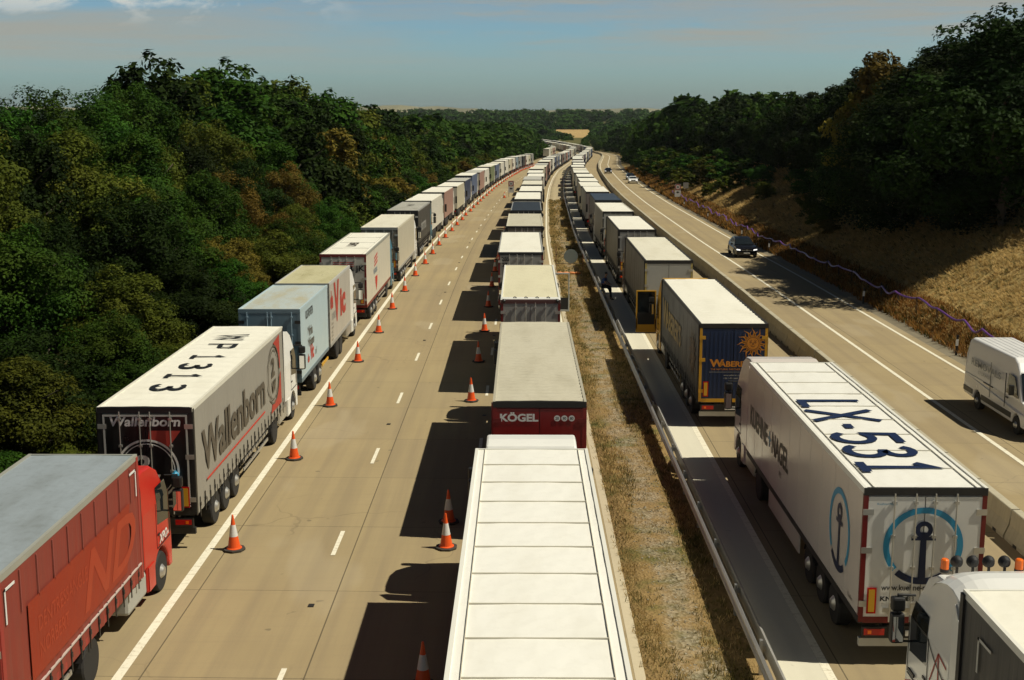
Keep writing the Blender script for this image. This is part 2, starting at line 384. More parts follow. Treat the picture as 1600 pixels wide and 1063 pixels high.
def copy_tree(o, parent=None):
    c = o.copy(); COL.objects.link(c)
    if parent: c.parent = parent; c.matrix_parent_inverse = o.matrix_parent_inverse
    for ch in list(o.children): copy_tree(ch, c)
    return c
def npmesh(name, V, F, mats, parent=None, fm=None, attr=None, smooth=False):
    me = bpy.data.meshes.new(name); k = F.shape[1]
    me.vertices.add(len(V)); me.vertices.foreach_set('co', V.astype(np.float32).ravel())
    me.loops.add(F.size); me.loops.foreach_set('vertex_index', F.astype(np.int32).ravel())
    me.polygons.add(len(F)); me.polygons.foreach_set('loop_start', (np.arange(len(F)) * k).astype(np.int32))
    try: me.polygons.foreach_set('loop_total', np.full(len(F), k, np.int32))
    except Exception: pass
    for m in mats: me.materials.append(m)
    if fm is not None: me.polygons.foreach_set('material_index', fm.astype(np.int32))
    if attr is not None:
        a = me.attributes.new('vary', 'FLOAT', 'FACE'); a.data.foreach_set('value', attr.astype(np.float32))
    me.update(calc_edges=True); me.validate()
    o = bpy.data.objects.new(name, me); COL.objects.link(o)
    if parent: o.parent = parent
    return o

# ------------------------------------------------------------------ ground and road sheets
def ribbon(name, xs, Ds, zf, mats, matf, kind='structure'):
    V = []; UV = []
    for D in Ds:
        o, z = off(D), rz(D)
        for x in xs: V.append((x + o, D, z + zf(x, D))); UV.append((x, D))
    nx = len(xs); F = []; M = []
    for j in range(len(Ds) - 1):
        for i in range(nx - 1):
            F.append((j * nx + i, j * nx + i + 1, (j + 1) * nx + i + 1, (j + 1) * nx + i)); M.append(matf((xs[i] + xs[i + 1]) / 2, (Ds[j] + Ds[j + 1]) / 2))
    F = np.array(F); ob = npmesh(name, np.array(V), F, mats, fm=np.array(M))
    uvl = ob.data.uv_layers.new(name='UVMap'); uv = np.array(UV)[F.ravel()]
    uvl.data.foreach_set('uv', uv.astype(np.float32).ravel())
    if kind: ob['kind'] = kind
    return ob
Dl = list(np.arange(-40, 260, 4.0)) + list(np.arange(260, 1300, 10.0)) + [1300]
GD = list(np.arange(-40, 140, 2.0)) + list(np.arange(140, 400, 5.0)) + list(np.arange(400, 1300, 20.0)) + [1300, 1400, 1500, 1650, 1800, 2000, 2300, 2700, 3300, 4200, 6000, 9000]
gx = [-9000, -4000, -1500, -600, -250, -120, -70, -45, -32, -24, -18, -14, -12.9, -12.7, -6, 0, 2.6, 2.66, 3.3, 4, 4.7, 5.33, 5.4, 12, 20.9, 21.2, 21.6, 22.0] + list(np.arange(22.8, 34, .9)) + [34.5, 38, 42, 50, 60, 80, 120, 250, 600, 1500, 4000, 9000]
def farz(D, x=0): return float(np.interp(D, [1100, 1300, 1500, 1800, 2300, 3300, 6000, 9000], [0, -2, 1, 9, 14, 18, 22, 30]))
def gzf(x, D):
    if D > 1200: return farz(D) + float(np.interp(abs(x), [0, 1500, 9000], [0, 0, 20]))
    return gh(x, D) + farz(D)
def gmat(x, D):
    if D > 700 or abs(x) > 250: return 3
    if x < -12.7: return 0
    if x < 2.63: return 1
    if x < 5.37: return 1 if D < 196 else 4
    if x < 21.9: return 2
    return 5
ribbon('ground', gx, GD, gzf, [FLOOR, MEDI, GRAV, FARG, PAVEM, BANK], gmat)
ribbon('left_carriageway_road', [-12.8, 2.42], Dl, lambda x, D: 0, [CONC], lambda x, D: 0)
ribbon('right_carriageway_road', [5.3, 20.95], Dl, lambda x, D: 0, [CONC], lambda x, D: 0)
ribbon('road_edging', [2.42, 2.68], Dl, lambda x, D: .006, [EDGEC], lambda x, D: 0)
ribbon('hard_strip_path', [5.42, 6.48], Dl, lambda x, D: .004, [STRIP], lambda x, D: 0)
mk = []
def stripe(xa, xb, D0, D1, z=.008):
    mk.append((xa, xb, D0, D1, z))
VM, FM, UVM = [], [], []
def emit(xa, xb, D0, D1, z):
    n = max(1, int((D1 - D0) / 4)); b = len(VM)
    for i in range(n + 1):
        D = D0 + (D1 - D0) * i / n
        for x in (xa, xb): VM.append(tuple(P(x, D, z))); UVM.append((x, D))
    for i in range(n): FM.append((b + 2 * i, b + 2 * i + 1, b + 2 * i + 3, b + 2 * i + 2))
emit(-8.66, -8.45, -20, 1100, .008)
emit(2.18, 2.34, -20, 1100, .008)
for q in (-5.1, -1.47):
    D = 5.35 if q < -2 else 6.8
    while D < 600: emit(q - .06, q + .06, D, D + 2.0, .008); D += 9.05
emit(6.48, 6.68, -20, 1100, .008)
emit(17.02, 17.2, -20, 1100, .008)
emit(20.33, 20.5, -20, 1100, .008)
emit(14.35, 14.5, -20, 1100, .008)
o = npmesh('road_markings', np.array(VM), np.array(FM), [MARK]); uvl = o.data.uv_layers.new(name='UVMap')
uvl.data.foreach_set('uv', np.array(UVM)[np.array(FM).ravel()].astype(np.float32).ravel()); o['kind'] = 'structure'
# road studs between the dashes
g = G()
for q in (-5.1, -1.47):
    D = (5.35 if q < -2 else 6.8) + 5.5
    while D < 300:
        p = P(q, D, 0); g.box(p.x - .07, p.x + .07, p.y - .09, p.y + .09, p.z + .004, p.z + .022, DARK); D += 18.1 if q < -2 else 18.1
tag(g.build('road_studs'), kind='structure')
# the wheat field beyond the bend
fx = [0, .2, .4, .6, .8, 1]; fD = [990, 1030, 1075, 1130, 1190, 1250, 1310, 1370, 1430]
g = G()
for i in range(len(fx) - 1):
    for j in range(len(fD) - 1):
        def q(a, b):
            k = (b - 990) / 440; xa = 41 - 2 * k + 3 * math.sin(k * 5); xb = 48 + 30 * k + 2 * math.sin(k * 6)
            return (xa + (xb - xa) * a, b, rz(b) + farz(b) + .8 + np.interp(b, [1075, 1430], [0, 5]))
        g.quad([q(fx[i], fD[j]), q(fx[i + 1], fD[j]), q(fx[i + 1], fD[j + 1]), q(fx[i], fD[j + 1])], WHEAT)
tag(g.build('wheat_field'), kind='structure')
# far hills on the horizon
g = G(); FH = asphaltlike('far_hill_grass', (.16, .15, .08), (.22, .2, .11), .01)
for (xc, wd, h, D) in ((-600, 900, 44, 6500), (700, 1500, 34, 7500), (-2600, 1500, 40, 7000)):
    n = 24; pts = [(xc + wd * (i / n * 2 - 1), D + 300 * math.sin(i), h * (math.cos(math.pi * (i / n * 2 - 1)) * .5 + .5) * (1 + .1 * math.sin(i * 2.3))) for i in range(n + 1)]
    b = [(x, y - 900, -30) for x, y, z in pts]
    for i in range(n):
        g.quad([b[i], b[i + 1], pts[i + 1], pts[i]], FH); g.quad([pts[i], pts[i + 1], (pts[i + 1][0], pts[i + 1][1] + 900, -30), (pts[i][0], pts[i][1] + 900, -30)], FH)
tag(g.build('far_hills'), kind='structure')

# ------------------------------------------------------------------ lorry components
# local frame of a lorry: origin on the ground under the rear, +Y forwards, +X right
def make_wheel(parent, x, y, r=.5, w=.30, dual=False, rimcol=None, sub=True):
    side = 1 if x > 0 else -1
    key = ('wheel', r, w, dual, side, rimcol)
    if key not in _WH:
        g = G(); W_ = w * (2.1 if dual else 1)
        g.lathe([(-W_, r * .62), (-W_, r * .93), (-W_ + .04, r), (-.04, r), (0, r * .94), (0, r * .62)], (0, 0, 0), (side, 0, 0), 28, RUB)
        t = g.build('tyre'); me = t.data; bpy.data.objects.remove(t)
        g = G(); rc = rimcol or ALU
        if dual: pr = [(-.02, r * .62), (-.05, r * .56), (-.16, r * .5), (-.17, r * .3), (-.03, r * .26), (-.02, .02)]
        else: pr = [(-.02, r * .62), (-.06, r * .58), (-.10, r * .52), (-.02, r * .4), (.03, r * .3), (.07, r * .22), (.09, .02)]
        g.lathe(pr, (0, 0, 0), (side, 0, 0), 28, rc)
        for k in range(8):
            a = k * math.pi / 4; rr = r * .43; c = (side * (-.155 if dual else -.03), math.cos(a) * rr, math.sin(a) * rr)
            g.lathe([(0, .028), (.02, .028)], c, (side, 0, 0), 6, BLACK)
        q = g.build('rim'); me2 = q.data; bpy.data.objects.remove(q)
        _WH[key] = (me, me2)
    me, me2 = _WH[key]
    e = bpy.data.objects.new('wheel', me) if not sub else bpy.data.objects.new('wheel', None)
    COL.objects.link(e); e.parent = parent; e.location = (x, y, r)
    if sub:
        for nm, d in (('tyre', me), ('rim', me2)):
            o = bpy.data.objects.new(nm, d); COL.objects.link(o); o.parent = e
    return e
_WH = {}

def corrug(g, x, y0, y1, z0, z1, mat, amp=.012, step=.28, side=1):
    """curtain or panel side with soft vertical folds"""
    n = max(2, int((y1 - y0) / step)) * 2; vs = []
    for i in range(n + 1):
        y = y0 + (y1 - y0) * i / n; d = amp * (math.sin(i * 2.4) + (.8 if i % 4 == 0 else 0))
        for z, k in ((z0, 1), (z0 + .35, 1.2), ((z0 + z1) / 2, 1.0), (z1, 0)): vs.append((x + side * d * k, y, z))
    fs = []
    for i in range(n):
        for k in range(3):
            a = i * 4 + k; f = (a, a + 4, a + 5, a + 1); fs.append(f if side > 0 else f[::-1])
    g.add(vs, fs, mat)

def body(root, y0, L, sp):
    Wd = sp.get('W', 2.55) / 2; H = sp.get('H', 4.0); fl = sp.get('floor', 1.1); kind = sp.get('kind', 'curtain')
    side, roof, rear, frame = sp['side'], sp['roof'], sp['rear'], sp.get('frame', DARK)
    rail = sp.get('rail', roof)
    # box carcass
    g = G(); g.box(-Wd + .02, Wd - .02, y0 + .06, y0 + L, fl, H - .06, sp.get('inner', side))
    g.box(-Wd, Wd, y0 + .02, y0 + L + .01, fl - .14, fl + .02, frame)
    if kind == 'curtain':
        for s_ in (-1, 1): corrug(g, s_ * (Wd + .004), y0 + .16, y0 + L - .12, fl - .13, H - .12, side, .012, .3, s_)
        for s_ in (-1, 1):
            for yy in (y0 + .02, y0 + L - .12): g.box(s_ * Wd - .05, s_ * Wd + .02, yy, yy + .14, fl - .14, H - .06, sp.get('post', frame))
    else:
        for s_ in (-1, 1):
            xa, xb = sorted((s_ * (Wd - .02), s_ * Wd)); g.box(xa, xb, y0 + .06, y0 + L - .01, fl + .02, H - .1, side)
            n = int(L / 1.2)
            if kind == 'reefer':
                for i in range(1, n): xa, xb = sorted((s_ * Wd, s_ * (Wd + .0025))); g.box(xa, xb, y0 + i * L / n - .006, y0 + i * L / n + .006, fl + .05, H - .12, sp.get('seam', LGREY))
            xa, xb = sorted((s_ * Wd, s_ * (Wd + .015))); g.box(xa, xb, y0, y0 + L, fl - .1, fl + .03, sp.get('skirtrail', frame))
    if kind == 'curtain': straps(g, y0, L, sp)
    bx = g.build('cargo_box', root)
    # roof with rails and seams
    g = G(); nseg = max(2, int(L / sp.get('ribstep', 1.2)))
    vs = []; nx_ = 8
    cam_ = sp.get('sag', .015)
    for j in range(nseg * 4 + 1):
        y = y0 + .05 + (L - .08) * j / (nseg * 4); dz = sp.get('rib', .012) * (1 if j % 4 == 0 else (.3 if j % 2 else 0))
        for i in range(nx_ + 1):
            x = (-Wd + .05) + (2 * Wd - .1) * i / nx_
            vs.append((x, y, H - .035 + dz + cam_ * math.cos(math.pi * (i / nx_ - .5)) + .004 * math.sin(j * 1.7 + i * 2.1)))
    fs = [(j * (nx_ + 1) + i, j * (nx_ + 1) + i + 1, (j + 1) * (nx_ + 1) + i + 1, (j + 1) * (nx_ + 1) + i) for j in range(nseg * 4) for i in range(nx_)]
    g.add(vs, fs, roof)
    for s_ in (-1, 1):
        xa, xb = sorted((s_ * (Wd - .06), s_ * (Wd + .012))); g.box(xa, xb, y0, y0 + L + .01, H - .13, H, rail)
    g.box(-Wd - .005, Wd + .005, y0 - .012, y0 + .06, H - .17, H - .005, sp.get('header', frame))
    g.box(-Wd + .06, Wd - .06, y0 + L - .05, y0 + L + .005, H - .13, H - .003, rail)
    if sp.get('seams'):
        for j in range(1, nseg):
            y = y0 + L * j / nseg; g.box(-Wd + .22, Wd - .22, y - .007, y + .007, H - .02, H + .004, sp['seams'])
        for s_ in (-1, 1): g.box(s_ * (Wd - .22) - .006, s_ * (Wd - .22) + .006, y0 + .06, y0 + L - .05, H - .03, H + .004, sp['seams'])
    g.build('roof', root)
    # rear doors
    for s_ in (-1, 1):
        g = G(); xa, xb = sorted((s_ * .012, s_ * (Wd - .1))); g.box(xa, xb, y0, y0 + .05, fl + .02, H - .2, rear)
        if sp.get('ribbed'):
            k = 0
            while k * .16 < Wd - .2: xx = s_ * (.05 + k * .16); g.box(xx - .02, xx + .02, y0 - .012, y0, fl + .1, H - .3, rear); k += 1
        d = g.build('rear_door', root)
        if sp.get('bars', True):
            for q in sp.get('barx', (.18, .62)):
                g = G(); xx = s_ * (q * (Wd - .1) / 1.17 + .02); g.rod((xx, y0 - .045, fl - .08), (xx, y0 - .045, H - .12), .018, sp.get('barmat', ALU), 8)
                for zz in (fl + .1, fl + 1.1, H - 1.1, H - .35): g.box(xx - .045, xx + .045, y0 - .06, y0 - .002, zz, zz + .06, sp.get('barmat', ALU))
                g.box(xx - .02, xx + .26 * -s_, y0 - .075, y0 - .05, fl + .32, fl + .36, sp.get('barmat', ALU)) if s_ < 0 else g.box(xx - .26, xx + .02, y0 - .075, y0 - .05, fl + .32, fl + .36, sp.get('barmat', ALU))
                g.build('locking_bar', d)
        for zz in (fl + .25, (fl + H) / 2, H - .6):
            g = G(); xa, xb = sorted((s_ * (Wd - .22), s_ * (Wd + .01))); g.box(xa, xb, y0 - .02, y0 - .001, zz, zz + .13, sp.get('hinge', ALU)); g.build('hinge', d)
    g = G()
    for s_ in (-1, 1):
        xa, xb = sorted((s_ * (Wd - .1), s_ * Wd)); g.box(xa, xb, y0 - .008, y0 + .08, fl - .1, H - .17, sp.get('rearpost', frame))
    g.box(-Wd + .1, Wd - .1, y0 - .004, y0 + .08, fl - .12, fl + .02, sp.get('rearpost', frame))
    g.build('rear_frame', root)
    return bx

def straps(g, y0, L, sp, sides=(-1, 1)):
    Wd = sp.get('W', 2.55) / 2; fl = sp.get('floor', 1.1); n = int(L / .55)
    for s_ in sides:
        for i in range(n):
            y = y0 + .4 + i * (L - .8) / (n - 1); xa, xb = sorted((s_ * (Wd + .014), s_ * (Wd + .03)))
            g.box(xa, xb, y - .025, y + .025, fl - .28, fl + .28, BLACK); g.box(min(xa, xb) - .005, max(xa, xb) + .012, y - .04, y + .04, fl + .02, fl + .12, sp.get('buckle', DARK))

def chassis(root, y0, y1, sp, guard=True):
    Wd = sp.get('W', 2.55) / 2; fl = sp.get('floor', 1.1); g = G()
    for s_ in (-1, 1): g.box(s_ * .5 - .07, s_ * .5 + .07, y0 + .1, y1, fl - .46, fl - .145, DARK)
    y = y0 + .5
    while y < y1: g.box(-Wd + .1, Wd - .1, y, y + .08, fl - .24, fl - .15, DARK); y += .9
    g.build('chassis', root)
    # bumper, lights, plate
    g = G(); g.box(-Wd + .06, Wd - .06, y0 + .06, y0 + .18, .42, .60, sp.get('bumpermat', DARK)); g.box(-Wd + .1, Wd - .1, y0 + .03, y0 + .06, .62, .9, DARK)
    for s_ in (-.7, .7): g.box(s_ - .05, s_ + .05, y0 + .1, y0 + .3, .6, fl - .2, DARK)
    b = g.build('rear_bumper', root)
    for s_ in (-1, 1):
        g = G(); c = s_ * (Wd - .36); g.box(c - .22, c + .22, y0 - .01, y0 + .035, .70, .84, REDL); g.box(c + s_ * .10 - .04, c + s_ * .10 + .04, y0 - .018, y0 - .01, .73, .81, AMBER); g.box(c - .27, c + .27, y0, y0 + .06, .65, .88, DARK); g.build('tail_light', root)
        if sp.get('marker', True):
            g = G(); g.box(c + s_ * .10 - .10, c + s_ * .10 + .10, y0 - .03, y0 - .014, fl + .1, fl + .68, REDL); g.box(c + s_ * .10 - .065, c + s_ * .10 + .065, y0 - .036, y0 - .03, fl + .14, fl + .64, YEL); g.build('marker_board', root)
    g = G(); g.box(-.26, .26, y0 - .005, y0 + .03, .68, .80, YEL if sp.get('yplate') else WHI); g.build('number_plate', root)
    if guard:
        for s_ in (-1, 1):
            g = G(); x = s_ * (Wd - .06); ya, yb = sp.get('guard', (y0 + 6.1, y1 - 3.0))
            if yb - ya > 1:
                if sp.get('skirt'):
                    g.box(x - .02, x + .02, ya, yb, .38, fl - .15, sp['skirt'])
                else:
                    for z in (.45, .72): g.box(x - .018, x + .018, ya, yb, z, z + .1, ALU)
                    for k in range(4): yy = ya + (yb - ya) * (k + .2) / 4; g.box(x - .03 , x + .01, yy, yy + .06, .45, fl - .15, DARK)
                g.build('side_guard', root)
def bogie(root, ys, Wd=1.27, r=.5, dual=False, sub=True, rim=None):
    for y in ys:
        for s_ in (-1, 1): make_wheel(root, s_ * (Wd - .03), y, r, .33, dual, rim, sub)
    for y in ys: g = G(); g.rod((-Wd + .2, y, r), (Wd - .2, y, r), .08, DARK, 8); g.build('axle', root)
    for y in ys:
        for s_ in (-1, 1):
            g = G(); pts = [(y + math.cos(R(a)) * .58, r + math.sin(R(a)) * .56) for a in range(20, 161, 20)]
            for (a, b), (c, d) in zip(pts, pts[1:]):
                x0, x1 = sorted((s_ * (Wd - .38), s_ * (Wd - .02))); g.add([(x0, a, b), (x1, a, b), (x1, c, d), (x0, c, d)], [(0, 1, 2, 3)], BLACK)
            g.build('mudguard', root)

def cab(root, y, col, sp={}, sub=True):
    """tractor cab: y is the rear wall"""
    H = sp.get('cabH', 3.55); hw = 1.22; low = sp.get('lower', col)
    zc = .52; yc = 1.42; r = .60
    arch = [(yc + r * math.cos(R(a)), zc + r * math.sin(R(a))) for a in range(0, 181, 15)]
    zt = 2.35
    lower = [(2.36, .36)] + [(2.12, .36)] + arch + [(.70, .36), (.25, .36), (.25, 1.0), (0, 1.0), (0, zt), (2.24, zt), (2.34, 1.6), (2.37, 1.0)]
    upper = [(0, zt), (0, H - .28), (.12, H - .05), (.55, H), (1.2, H - .06), (1.62, H - .28), (1.92, H - .75), (2.12, H - 1.2), (2.24, zt)]
    g = G()
    g.add([(s_ * hw, y + a, b) for s_ in (-1, 1) for a, b in lower], [tuple(range(len(lower))), tuple(range(2 * len(lower) - 1, len(lower) - 1, -1))] + [(i, i + len(lower), (i + 1) % len(lower) + len(lower), (i + 1) % len(lower)) for i in range(len(lower)) if not (lower[i][1] == zt and lower[(i + 1) % len(lower)][1] == zt)], col)
    n = len(upper); hws = [hw - .13 * max(0, (b - zt) / (H - zt)) ** 1.3 for a, b in upper]
    g.add([(s_ * w, y + a, b) for s_ in (-1, 1) for (a, b), w in zip(upper, hws)], [tuple(range(n)), tuple(range(2 * n - 1, n - 1, -1))] + [(i, i + n, i + 1 + n, i + 1) for i in range(n - 1)], col)
    c = g.build('cab', root, bevel=.055)
    # glass
    g = G(); pts = [(1.93, H - .95), (2.10, 2.75), (2.255, 2.25), (2.36, 1.65)]
    def cw(z): return hw - .13 * max(0, (z - zt) / (H - zt)) ** 1.3 - .1
    q = [(1.92 + .012, H - .74), (2.13, H - 1.19), (2.255, zt), (2.352, 1.62)]
    for (a, b), (d, e_) in zip(q, q[1:]): g.quad([(-cw(b), y + a + .015, b), (cw(b), y + a + .015, b), (cw(e_), y + d + .015, e_), (-cw(e_), y + d + .015, e_)], GLASS)
    g.build('windscreen', root)
    g = G(); g.box(-1.0, 1.0, y + 2.36, y + 2.385, .75, 1.45, BLACK)
    for k in range(4): g.box(-.95, .95, y + 2.385, y + 2.40, .82 + k * .15, .87 + k * .15, ALU)
    g.build('grille', root)
    for s_ in (-1, 1):
        g = G(); g.box(s_ * .92 - .2, s_ * .92 + .2, y + 2.36, y + 2.395, .5, .68, WHI); g.build('headlight', root)
        # side window + door lines
        g = G(); x = s_ * (hw + .004)
        def w(z): return s_ * (hw - .13 * max(0, (z - zt) / (H - zt)) ** 1.3 + .006)
        g.quad([(x, y + 1.18, 1.78), (x, y + 2.14, 1.66), (x, y + 2.16, zt), (x, y + 1.18, zt)], GLASS)
        g.quad([(x, y + 1.18, zt), (x, y + 2.16, zt), (w(2.72), y + 2.0, 2.72), (w(2.72), y + 1.22, 2.72)], GLASS)
        g.build('side_window', root)
        g = G()
        for yy in (1.08, 2.2): g.box(min(x - .01, x + .003 * s_), max(x - .01, x + .003 * s_), y + yy, y + yy + .02, 1.22, zt, BLACK)
        g.box(min(x, x + .02 * s_), max(x, x + .02 * s_), y + 1.16, y + 1.3, 1.5, 1.55, BLACK)
        g.box(min(x, x + .012 * s_), max(x, x + .012 * s_), y + 1.1, y + 2.2, 1.19, 1.215, BLACK)
        g.build('door_trim', root)
        # mirror
        g = G(); mx = s_ * (hw + .27)
        g.box(mx - .13, mx + .13, y + 2.06, y + 2.26, 1.82, 2.42, sp.get('mirmat', BLACK)); g.box(mx - .13, mx + .13, y + 2.06, y + 2.25, 2.46, 2.74, sp.get('mirmat', BLACK))
        m_ = g.build('mirror', root, bevel=.05)
        g = G(); g.rod((s_ * (hw - .05), y + 2.12, 2.78), (mx, y + 2.16, 2.78), .025, BLACK); g.rod((mx, y + 2.16, 2.8), (mx, y + 2.16, 1.8), .02, BLACK); g.rod((s_ * (hw - .05), y + 2.12, 1.85), (mx, y + 2.16, 1.85), .025, BLACK); g.build('mirror_arm', m_)
        g = G(); g.quad([(mx - .1, y + 2.052, 1.87), (mx + .1, y + 2.052, 1.87), (mx + .1, y + 2.052, 2.37), (mx - .1, y + 2.052, 2.37)], MIRR); g.build('mirror_glass', m_)
        # steps and side fairing in front of the drive axle
        g = G(); xa, xb = sorted((s_ * (hw - .03), s_ * (hw + .02))); g.box(xa, xb, y + .28, y + .78, .4, 1.0, low); g.build('step_panel', root)
        g = G(); fx_ = s_ * (hw - .0); g.prism_x([(y - .42, 1.02), (y - .02, 1.02), (y - .02, H - .35), (y - .1, H - .1), (y - .42, H - .45)], min(fx_, fx_ - .04 * s_), max(fx_, fx_ - .04 * s_), sp.get('fairing', col)); g.build('side_fairing', root)
        g = G(); xa, xb = sorted((s_ * .62, s_ * (hw - .02)))
        if sp.get('tank', 1): g.box(xa, xb, y - 1.25, y + .2, .38, .98, sp.get('tankmat', ALU)); g.build('fuel_tank', root, bevel=.09)
    for s_ in (-1, 1): make_wheel(root, s_ * (hw - .02), y + yc, .5, .30, False, None, sub)
    g = G(); g.box(-.5, .5, y - 2.6, y + 1.9, .55, .85, DARK); g.box(-.9, .9, y - .1, y + .05, .9, 3.1, DARK)
    g.rod((.3, y - .45, .7), (.3, y - .45, 1.6), .08, DARK); g.build('tractor_frame', root)
    return c

def artic(label, x, D, L, sp, cabcol, group=None, cat='lorry', drive=True, sub=True, name='articulated_lorry', bog=(2.3, 3.61, 4.92), gap=.62):
    root = empty(name, (0, 0, 0)); place(root, x, D, 0, L); tag(root, label, cat, group)
    b = body(root, 0, L, sp)
    chassis(root, 0, L, sp)
    bogie(root, bog, sub=sub)
    cab(root, L + gap, cabcol, sp, sub)
    if drive: bogie(root, (L + gap - 2.35,), Wd=1.26, dual=True, sub=sub)
    g = G()
    for s_ in (-.7, .7): g.box(s_ - .06, s_ + .06, L - 4.3, L - 4.15, .3, 1.0, DARK); g.box(s_ - .12, s_ + .12, L - 4.36, L - 4.09, .26, .3, DARK)
    g.build('landing_gear', root)
    return root

# ------------------------------------------------------------------ near lorries with their writing
X_, Y_, Z_, MY = (1, 0, 0), (0, 1, 0), (0, 0, 1), (0, -1, 0)
def fade(name, col, **k): return paint(name, col, **k)
NX = 2.55 / 2
# --- left queue 1: red rigid lorry
sp = dict(W=2.5, side=fade('faded_red_curtain', (.25, .042, .026), rough=.6, dirt=.3, streak=.35), roof=roofmat('blue_grey_roof', (.26, .30, .33), (.13, .14, .13), .6), rear=REDP, frame=paint('worn_red_frame', (.33, .04, .03), .5, .3),
          rail=paint('silver_rail', (.42, .42, .36), .45, .25, .3), rib=.004, H=3.98, cabH=3.92, floor=1.12, guard=(1.0, 3.3), post=paint('worn_red_frame', (.3, .03, .02)), header=MAROON)
r = empty('rigid_lorry', (0, 0, 0)); place(r, -10.2, 20.3, 0, 8)
tag(r, 'red rigid lorry with faded red curtain side and blue-grey roof in the bottom left corner', 'lorry', 'lorries queued on the left hard shoulder')
body(r, 0, 8.0, sp); chassis(r, 0, 8.0, sp, guard=True); bogie(r, (4.4,), Wd=1.24, dual=True)
cab(r, 8.25, REDP, dict(cabH=3.35, tank=1, tankmat=paint('grey_tank', (.4, .4, .36), .5, .3), fairing=BLACK), True)
g = G(); xs_ = 1.25 + .034
g.flat((xs_, 0, 0), Y_, Z_, [(1.2, 1.55), (6.8, 1.55), (7.2, 3.05), (1.2, 3.05)], paint('orange_red_panel', (.30, .028, .007), .55, .3, streak=.2))
PN = paint('pale_red_outline', (.37, .045, .014), .55, .2)
g.text('ND', (xs_ + .004, 3.9, 1.72), Y_, Z_, 1.15, PN, 1.35, .02, shear=.35)
g.text('DENTRESSANGLE', (xs_ + .004, 1.6, 2.35), Y_, Z_, .3, PN, .8, .01)
g.text('NORBERT', (xs_ + .004, 1.6, 1.85), Y_, Z_, .3, PN, .8, .01)
for y0_, s_ in ((.25, 1), (7.75, -1)):
    for a, b, c, d in ((y0_, y0_ + s_ * .05, 3.05, 3.7), (y0_, y0_ + s_ * .45, 3.65, 3.7)): g.box(xs_ - .005, xs_ + .004, min(a, b), max(a, b), c, d, WHI)
for k in range(9): g.box(xs_ - .02, xs_ - .0, .95 + k * .8, .97 + k * .8, 3.0, 3.8, paint('curtain_seam', (.32, .09, .07), .6, .2))
g.box(xs_ - .03, xs_ + .01, .2, 7.85, 1.36, 1.39, paint('curtain_band', (.5, .42, .38), .6, .2))
g.text('XPO', (1.245, 8.25 + 1.25, 1.28), Y_, Z_, .22, WHI, 1, .03, shear=.2); g.text('Logistics', (1.245, 8.25 + 1.72, 1.30), Y_, Z_, .1, WHI, .7, .01)
g.build('lettering', r)
# --- left queue 2: grey curtain trailer
sp = dict(side=fade('grey_curtain', (.30, .28, .235), rough=.6, dirt=.15, streak=.15), roof=roofmat('white_tarp_roof', (.78, .76, .66), (.5, .47, .36), .3), rear=paint('black_door', (.012, .012, .013), .3, .1), frame=BLACK, rail=paint('cream_rail', (.68, .66, .56), .5, .2),
          rearpost=BLACK, rib=.03, ribstep=.75, yplate=False, barx=(.12, .66))
r = artic('white-roofed articulated lorry with grey lettered curtain side and a black rear', -10.14, 32.95, 13.0, sp, WHITE, 'lorries queued on the left hard shoulder')
g = G(); xs_ = NX + .036
g.text('Wallenborn', (xs_, .9, 1.95), Y_, Z_, 1.15, DGI, 1.08, .028)
g.box(xs_ - .004, xs_ + .002, 1.2, 9.3, 1.62, 1.68, REDI)
g.arc((xs_, 11.0, 2.6), Y_, Z_, 1.0, 1.06, 0, 360, DGI, 40); g.arc((xs_, 11.0, 2.6), Y_, Z_, .86, .9, 0, 360, DGI, 40)
RS = paint('coral_red', (.42, .045, .03), .5, .15)
g.flat((xs_ - .004, 0, 0), Y_, Z_, [(11.1, 3.72), (12.2, 3.85), (12.2, 2.6), (12.04, 2.62), (11.9, 3.2)], RS)
g.flat((xs_ - .004, 0, 0), Y_, Z_, [(10.4, 1.3), (12.3, 1.3), (12.3, 2.5), (12.05, 2.35), (11.6, 1.7), (10.6, 1.56)], RS)
g.text('2', (xs_, 10.62, 2.58), Y_, Z_, .62, DGI, 1.3, .045); g.text('w', (xs_, 10.66, 2.0), Y_, Z_, .6, DGI, 1.1, .03)
yr = -.012
g.text('Wallenborn', (-.98, yr, 3.48), X_, Z_, .25, WHI, 1.12, .028, shear=.15)
g.arc((.02, yr, 2.25), X_, Z_, .80, .86, 0, 360, WHI, 44); g.arc((.02, yr, 2.25), X_, Z_, .72, .745, 0, 360, WHI, 44)
g.text('2', (-.3, yr, 2.2), X_, Z_, .45, WHI, 1.3, .04); g.text('w', (-.3, yr, 1.78), X_, Z_, .5, WHI, 1.2, .035)
g.flat((0, yr + .004, 0), X_, Z_, [(.1, 3.35), (.95, 3.35), (.62, 2.9), (.34, 3.02), (.06, 3.1)], RS)
for a, b, c, d in ((-1.14, 1.14, 3.74, 3.79), (-1.14, -1.09, 1.3, 3.74), (1.09, 1.14, 1.3, 3.74), (-1.14, 1.14, 1.22, 1.26)): g.box(a, b, yr - .006, yr, c, d, LGREY)
for ch, yc, w in zip('WP1313', (10.6, 8.9, 7.0, 5.5, 4.0, 2.4), (.95, .75, .6, .8, .6, .8)):
    strokes(g, ch, (-.52, yc + w / 2, 4.032), MY, X_, w, 1.0, .16, BLK)
o = g.build('lettering', r)
g = G(); g.lathe([(0, .10), (.22, .10), (.28, .04), (.3, .04)], (.78, -.10, 1.95), (0, 0, 1), 12, SKYB); g.box(.66, .9, -.12, -.02, 1.86, 1.94, DARK); g.build('gas_lamp_holder', r)
